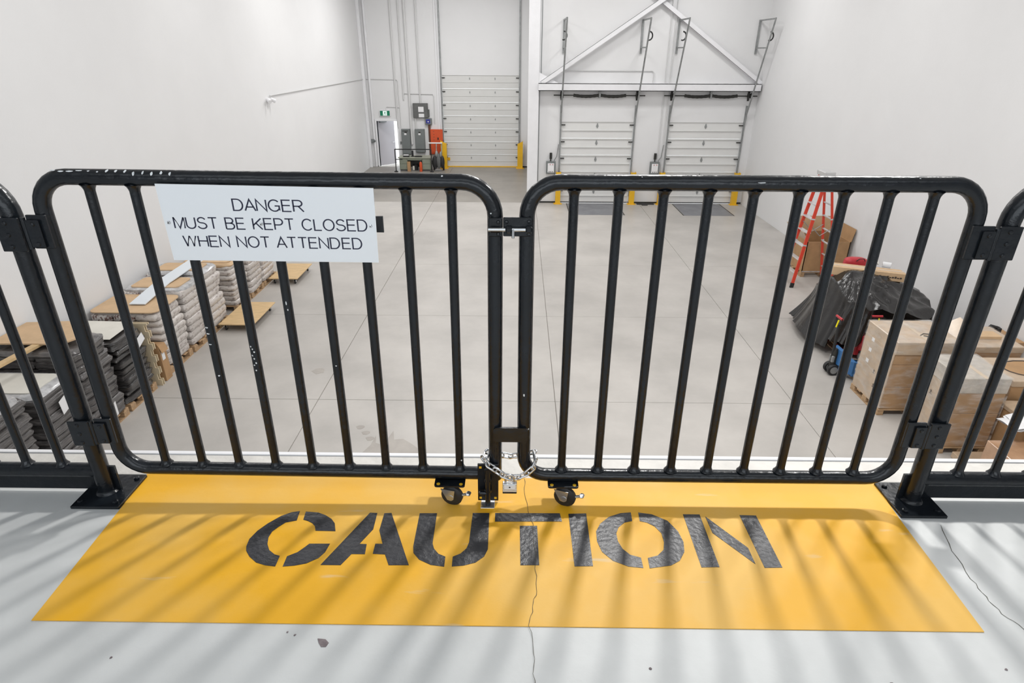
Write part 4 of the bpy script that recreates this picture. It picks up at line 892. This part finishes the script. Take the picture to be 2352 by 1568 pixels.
for ya, yb in ((cut(y0b, y0t, .5) + .04,) * 2, (cut(y1b, y1t, .5) - .04,) * 2):
    MB().tube([(6.43, ya, FZ + 1.42), (6.68, ya, FZ + 1.18), (6.90, ya, FZ + 1.34)], .009, 6).build('spreader', GALV, ld)
# big open carton on a pallet
gy = thing('carton', 'big open brown bulk carton on a pallet behind the ladder', 'box', (7.26, 12.85, FZ), local=True)
pallet_part(gy, 1.02, 1.0)
bw, bd, bh = .50, .50, .86
for x0_, x1_, y0_, y1_ in ((-bw, bw, -bd, -bd + .015), (-bw, bw, bd - .015, bd), (-bw, -bw + .015, -bd, bd), (bw - .015, bw, -bd, bd)): MB().box(x0_, x1_, y0_, y1_, .12, bh).build('carton_wall', KRAFTB, gy)
quad([(-bw, bd, bh), (bw, bd, bh), (bw * .9, bd + .06, bh + .36), (-bw * .9, bd + .06, bh + .36)], .012, 'flap', KRAFT, gy)
quad([(bw, -bd, bh), (bw, bd, bh), (bw + .05, bd, bh + .30), (bw + .05, -bd, bh + .30)], .012, 'flap', KRAFTB, gy)
quad([(-bw, -bd, bh), (-bw, bd, bh), (-bw - .14, bd, bh + .22), (-bw - .14, -bd, bh + .22)], .012, 'flap', KRAFTL, gy)
MB().box(-.5, .5, -.51, -.50, .125, .145).build('stretch_band', CLEARF, gy)
# black sheeted load
tl = thing('covered_load', 'pallet load draped in shiny black plastic sheet against the right wall', 'pallet load', (6.45, 8.85, FZ), local=True)
random.seed(5)
pallet_part(tl, 1.5, 1.6).location = (.0, 0, 0)
def tri(t): t = t - math.floor(t); return 1 - abs(2 * t - 1)
def tarp(u, v):
    a = 2 * math.pi * u; ca, sa = math.cos(a), math.sin(a); e = .5
    ex = math.copysign(abs(ca) ** e, ca); ey = math.copysign(abs(sa) ** e, sa)
    PX, PY = -.62, -.12                                      # tent peak at the back left, slack sheet falling to the front right
    def top(x, y):
        d = math.hypot(x - PX, (y - PY)); an = math.atan2(y - PY, x - PX)
        h = 1.37 - .17 * d - .42 * max(0, y + .02) - .26 * max(0, -y - .05) - .05 * max(0, x) - .10 * max(0, -x - .7)
        h += .045 * (tri(an * 2.9 + .4 * math.sin(3 * an)) ** 2 - .5) * min(1, d * 1.6)
        h += .028 * (tri((x * .55 - y * 1.9) * 1.7 + .3 * math.sin(2.1 * x)) ** 3) * (1 if y < .35 else .3)
        h += .020 * math.sin(9 * x + 13 * y + 2 * math.sin(5 * x))
        return h
    if v < .55:
        q = (v / .55) ** .85; x, y = ex * q, ey * q
        return (x * .80, y * .86, top(x, y) - .06 * q ** 8)
    q = (v - .55) / .45
    z1 = top(ex, ey) - .06
    bot = .15 if ey > -.7 else .34
    w_ = u * 2 * math.pi
    fold = .085 * (tri(u * 15 + .5 * math.sin(3 * w_)) ** 1.6 - .4) + .03 * (tri(u * 37 + .2 * math.sin(7 * w_)) - .5)
    flare = .01 + .30 * q ** 1.4 * (1 if ex < -.6 else .10) + fold * q ** .7
    if ey < -.8 and ex > -.55: flare -= .24 * math.sin(math.pi * min(1, q * 1.15))      # hollow front under the fold
    return (ex * (.80 + flare), ey * (.86 + flare * .7), z1 + (bot - z1) * q)
MB().grid(tarp, 220, 70, True).build('plastic_sheet', TARP, tl, 55)
MB().box(-.62, .66, -.70, .70, .12, .80, .02).build('load_core', RUBBER, tl)
MB().box(-.82, -.76, .10, .20, .0, .06, .01).build('yellow_strap_end', JYEL, tl)
lb = thing('carton', 'long flat carton lying across the black sheeted load', 'box', (6.42, 8.95, FZ + 1.19), rz=R(-6), local=True)
lb.rotation_euler = (0, R(4.5), R(-6))
MB().box(-.78, .50, -.14, .14, 0.0, .15, .004).build('carton_body', KRAFT, lb)
MB().box(-.78, .50, -.03, .03, .15, .152).build('packing_tape', TAPE, lb)
for k in range(11): MB().box(-.06 + k * .045, -.025 + k * .045, -.143, -.14, .055, .075 + .008 * (k % 3)).build('print_mark', INK, lb)
rb = thing('tool_bag', 'red soft tool bag lying behind the long flat carton', 'bag', (6.36, 9.45, FZ + 1.22))
def bagf(u, v):
    a = 2 * math.pi * u; b = math.pi * v; sp = lambda c, e: math.copysign(abs(c) ** e, c)
    r_ = abs(math.sin(b)) ** .5
    return (6.34 - .22 * sp(math.cos(b), .7), 9.45 + .11 * r_ * sp(math.cos(a), .6), FZ + 1.27 + .13 * r_ * sp(math.sin(a), .6) * (1 + .12 * math.cos(b)))
MB().grid(bagf, 20, 12, True).build('bag_body', RED, rb, 35)
MB().tube([(6.28, 9.34, FZ + 1.36), (6.32, 9.32, FZ + 1.41), (6.40, 9.32, FZ + 1.41), (6.44, 9.34, FZ + 1.36)], .008, 6).build('carry_strap', DARKST, rb)
MB().box(6.52, 6.56, 9.38, 9.52, FZ + 1.20, FZ + 1.34, .01).build('end_cap', DARKST, rb)
for k, (x, y, z, rz_, l) in enumerate(((6.54, 9.36, 1.19, 20, 'white paper roll lying next to the red tool bag'), (6.90, 9.52, 1.12, 70, 'white paper roll on the black load right of the red bag, lower one'), (6.95, 9.62, 1.21, 60, 'white paper roll on the black load right of the red bag, upper one'))):
    t = thing('paper_roll', l, 'roll', (x, y, FZ + z), rz=R(rz_), local=True)
    MB().lathe([(.022, 0), (.055, 0), (.055, .14), (.022, .14)], 16, xf((0, 0, 0), rx=R(90))).build('paper', WHITE, t, 40); MB().lathe([(.020, -.002), (.022, -.002), (.022, .142), (.020, .142)], 12, xf((0, 0, 0), rx=R(90))).build('core', INK, t, 40)
tag(MB().grid(lambda u, v: (6.62 + .22 * u, 9.55 + .2 * v, FZ + 1.15 + .10 * math.sin(3 * u + 4 * v) ** 2 + .08 * u), 8, 8).build('cleaning_cloth', MATT, None, 60), 'crumpled pale cloth behind the red tool bag', 'cloth')

def pallet_jack(label, x, y, rz, body, hl=1.02, lean=.12):
    t = thing('pallet_jack', label, 'pallet jack', (x, y, FZ), rz=rz, local=True)   # forks point along +x
    for s in (-1, 1):
        MB().box(.12, 1.15, s * .19 - .075, s * .19 + .075, .07, .12, .008).build('fork', body, t)
        MB().lathe([(.01, -.05), (.04, -.05), (.04, .05), (.01, .05)], 14, xf((1.02, s * .19, .042), rx=R(90))).build('load_roller', RUBBER, t, 40)
    MB().prism([(-.02, -.15), (.12, -.26), (.16, -.26), (.16, .26), (.12, .26), (-.02, .15)], .10, .33).build('body', body, t)
    MB().prism([(-.05, -.10), (.02, -.14), (.02, .14), (-.05, .10)], .20, .46).build('mast', body, t)
    MB().lathe([(.05, .10), (.055, .14), (.05, .40), (.03, .46)], 14, xf((-.08, 0, 0))).build('pump', DARKST, t, 40)
    for s in (-1, 1):
        w_ = MB().lathe([(.03, -.026), (.09, -.03), (.098, -.018), (.098, .018), (.09, .03), (.03, .026)], 20, xf((-.08, s * .066, .098), rx=R(90))).build('steer_wheel', RUBBER, t, 40)
        MB().lathe([(.005, -.032), (.062, -.032), (.062, .032), (.005, .032)], 14, xf((-.08, s * .066, .098), rx=R(90))).build('hub', GALV, w_, 40)
    p0 = Vector((-.11, 0, .30)); p1 = Vector((-.11 - lean, 0, hl - .12))
    MB().box(-.13, -.06, -.05, .05, .22, .34, .01).build('pump_block', GALV, t)
    MB().tube([p0, p1], .024, 10).build('handle_shaft', RUBBER, t, 40)
    pts = [p1 + Vector((0, 0, 0)), p1 + Vector((-.01, -.08, .06)), p1 + Vector((-.02, -.09, .13)), p1 + Vector((-.02, .09, .13)), p1 + Vector((-.01, .08, .06))]
    MB().tube(pts, .014, 8, closed=True).build('handle_loop', RUBBER, t, 40)
    MB().tube([p1 + Vector((-.02, -.09, .13)), p1 + Vector((-.02, .09, .13))], .02, 8).build('hand_grip', RED, t, 40)
    MB().tube([p1 + Vector((-.04, -.03, .10)), p1 + Vector((-.06, -.03, -.02))], .012, 8).build('release_lever', JYEL, t, 40)
    return t
pallet_jack('blue pallet jack with yellow lever in front of the black sheeted load', 5.32, 7.47, R(2), JBLUE, 1.0, .02)
pallet_jack('red pallet jack half hidden behind the taped carton stack', 6.02, 7.98, R(90), RED, .86, -.02)
em = thing('empty_pallet', 'bare wooden pallet on the floor between pallet jack and cartons', 'pallet', (6.0, 7.45, FZ), local=True)
pallet_part(em, .95, .62)

# cartons on pallets
def carton(label, x0, x1, y0, y1, z0, z1, m, rz=0.0, pal=True, film=0.0, name='carton', tape=True, lidm=None, tiers=1, stickers=(), marks=(), shrink=1.0):
    cx, cy = (x0 + x1) / 2, (y0 + y1) / 2; sx, sy = x1 - x0, y1 - y0
    t = thing(name, label, 'box', (cx, cy, FZ + (0 if pal else z0)), rz=rz, local=True)
    b = z0 if pal else 0; h = z1 - (0 if pal else z0)
    if pal: pallet_part(t, sx * 1.04, sy * 1.04, h=max(.10, z0))
    th = (h - b) / tiers
    for k in range(tiers):
        q = random.uniform(-.008, .008)
        MB().box(-sx / 2 * shrink + q, sx / 2 * shrink + q, -sy / 2 * shrink + q, sy / 2 * shrink + q, b + th * k, b + th * (k + 1) - .003, .006).build('carton_body', m, t)
    if lidm: MB().box(-sx / 2 - .008, sx / 2 + .008, -sy / 2 - .008, sy / 2 + .008, h - film, h, .008).build('wrapped_lid', lidm, t)
    if film >= .1: MB().box(-sx / 2 - .022, sx / 2 + .022, -sy / 2 - .022, sy / 2 + .022, b + .02, h + .012, .012).build('stretch_film', FILM, t)
    if tape:
        MB().box(-.03, .03, -sy / 2 - .01, sy / 2 + .01, h, h + .002).build('packing_tape', TAPE, t)
    for (y, z, s) in stickers: MB().box(-sx / 2 - .014, -sx / 2 - .009, y - s, y + s, z - s * .8, z + s * .8).build('label_sticker', WHITE, t)
    for face, u, z, s in marks:
        mb = MB()
        if face == 'f': Mx = xf((u, -sy / 2 * shrink - .012, z))
        else: Mx = xf((-sx / 2 * shrink - .012, u, z), rz=R(-90))
        mb.prism([(-s, -s), (s, -s), (s, -s * .8), (-s, -s * .8)], 0, .002, M=Mx @ Matrix(((1, 0, 0, 0), (0, 0, -1, 0), (0, 1, 0, 0), (0, 0, 0, 1))))
        mb.prism([(-.2 * s, -.7 * s), (.2 * s, -.7 * s), (.2 * s, .3 * s), (.7 * s, .3 * s), (0, s), (-.7 * s, .3 * s), (-.2 * s, .3 * s)], 0, .002, M=Mx @ Matrix(((1, 0, 0, 0), (0, 0, -1, 0), (0, 1, 0, 0), (0, 0, 0, 1))))
        mb.build('print_mark', INK, t)
    return t
random.seed(11)
G = carton('tall taped carton stack with white stickers down its left side', 5.35, 6.25, 6.17, 6.95, .10, 1.19, KRAFTB, film=.20, lidm=KRAFTL, tiers=3, stickers=((.17, .97, .035), (.18, .80, .035), (.18, .62, .035)), marks=(('l', -.05, .55, .03), ('l', -.12, .35, .03)))
MB().box(-.462, -.452, -.39, .39, .10, 1.0).build('printed_side_sheet', KRAFTL, G)
MB().tube([(-.02, -.16, 1.195), (.05, -.11, 1.20), (.16, -.13, 1.20), (.19, -.20, 1.197), (.10, -.22, 1.20), (.02, -.17, 1.197)], .006, 6).build('strap_loop', DARKST, G)
H_ = carton('tall film wrapped carton with dark arrow symbols low on its front', 5.64, 6.26, 5.22, 5.90, .10, 1.14, KRAFTB, film=.22, lidm=FILMG, tiers=2, marks=(('f', .06, .52, .04), ('f', .02, .30, .04), ('l', .1, .7, .03)))
MB().box(-.318, -.312, -.34, .34, .10, .92).build('side_sheet', KRAFTL, H_)
I_ = carton('wrapped carton with an open slot on top behind the tall film wrapped one', 6.42, 7.22, 6.28, 7.00, .10, 1.08, KRAFTB, film=.10, lidm=KRAFTL, tiers=2, tape=False)
quad([(-.40, -.30, 1.08), (-.40, .36, 1.08), (-.22, .20, 1.30), (-.24, -.10, 1.27)], .006, 'torn_flap', KRAFTL, I_)
MB().box(-.10, .24, -.12, .08, 1.08, 1.13, .004).build('inner_carton', KRAFT, I_)
J_ = carton('wide low carton with an open oval top by the right wall', 6.48, 7.40, 5.42, 6.10, .10, 1.0, KRAFTB, film=.09, lidm=KRAFTL, tiers=2, tape=False)
MB().prism([(.34 * math.cos(R(a)), .22 * math.sin(R(a))) for a in range(0, 360, 20)], 1.0, 1.004).build('opening', KRAFTB, J_)
MB().tube([(.36 * math.cos(R(a)), .24 * math.sin(R(a)), 1.004) for a in range(0, 360, 20)], .008, 6, closed=True).build('opening_rim', INK, J_)
L_ = carton('brown carton beside the film wrapped one with papers on it', 6.34, 7.0, 4.78, 5.36, .10, .74, KRAFTB, film=.06, lidm=KRAFTL, tape=False)
K_ = carton('glossy shrink wrapped low carton at the bottom right corner', 5.80, 6.75, 4.06, 4.72, .10, .56, mat('shrink_wrapped_carton', (0.44, 0.26, 0.15, 1), .16, var=.12, vscale=5, bump=.35, bscale=9, coat=.9), tape=True)
quad([(.02, -.336, .42), (.10, -.336, .42), (.10, -.336, .20), (.02, -.336, .20)], .002, 'brown_stripe', KRAFTB, K_)
carton('pale flat cardboard pad on the floor before the film wrapped carton', 5.78, 6.34, 4.78, 5.14, .0, .09, KRAFTL, pal=False, tape=False)
ps = thing('paper_stack', 'loose white paper sheets on the low brown carton', 'paper', (6.25, 4.72, FZ + .76))
for k in range(6):
    dz = .012 * k; f = .05 * k
    MB().grid(lambda u, v, dz=dz, f=f: (5.98 + f * .4 + .62 * u, 4.62 + .30 * v + .04 * f, FZ + .765 + dz - .10 * max(0, .35 - u) ** 1.2 * (1 + k * .3) + .03 * math.sin(3 * v + k) * (1 - u)), 10, 6).build('sheet', WHITE, ps, 60)
tag(MB().tube([(7.30, 7.15, FZ + .90), (7.45, 7.25, FZ + .98), (7.62, 7.3, FZ + .92)], .03, 6).box(7.3, 7.42, 7.12, 7.2, FZ + .84, FZ + .90, .01).box(7.55, 7.62, 7.22, 7.34, FZ + .80, FZ + .95, .01).build('strap_bundle', RUBBER), 'bundle of black straps behind the wrapped carton by the right wall', 'straps')
carton('brown carton by the right wall carrying the black straps', 7.28, 7.82, 6.95, 7.55, .0, .84, KRAFTB, pal=False, tape=False)
# repeats carry a shared group phrase
GROUPS = {'gate': 'pair of black gates', 'guard_rail': 'black guard rail panels beside the gates', 'bollard': 'yellow door track guards',
          'dock_leveler': 'dock plates before the dock doors', 'control_box': 'dock door control boxes', 'electrical_panel': 'electrical panels on the far wall',
          'dolly': 'plywood dollies', 'edge_board': 'cream edge boards', 'shipping_label': 'shipping labels on the black loads', 'pallet_jack': 'pallet jacks',
          'carton': 'cartons in the warehouse', 'paper_roll': 'paper rolls on the black load'}
for o in bpy.data.objects:
    if o.parent is None and o.get('label'):
        k = o.name.split('.')[0]
        if k in GROUPS: o['group'] = GROUPS[k]
        elif k == 'wrapped_pallet': o['group'] = 'white sack loads along the left wall' if 'white sack' in o['label'] and 'black' not in o['label'] else 'black wrapped loads along the left wall'
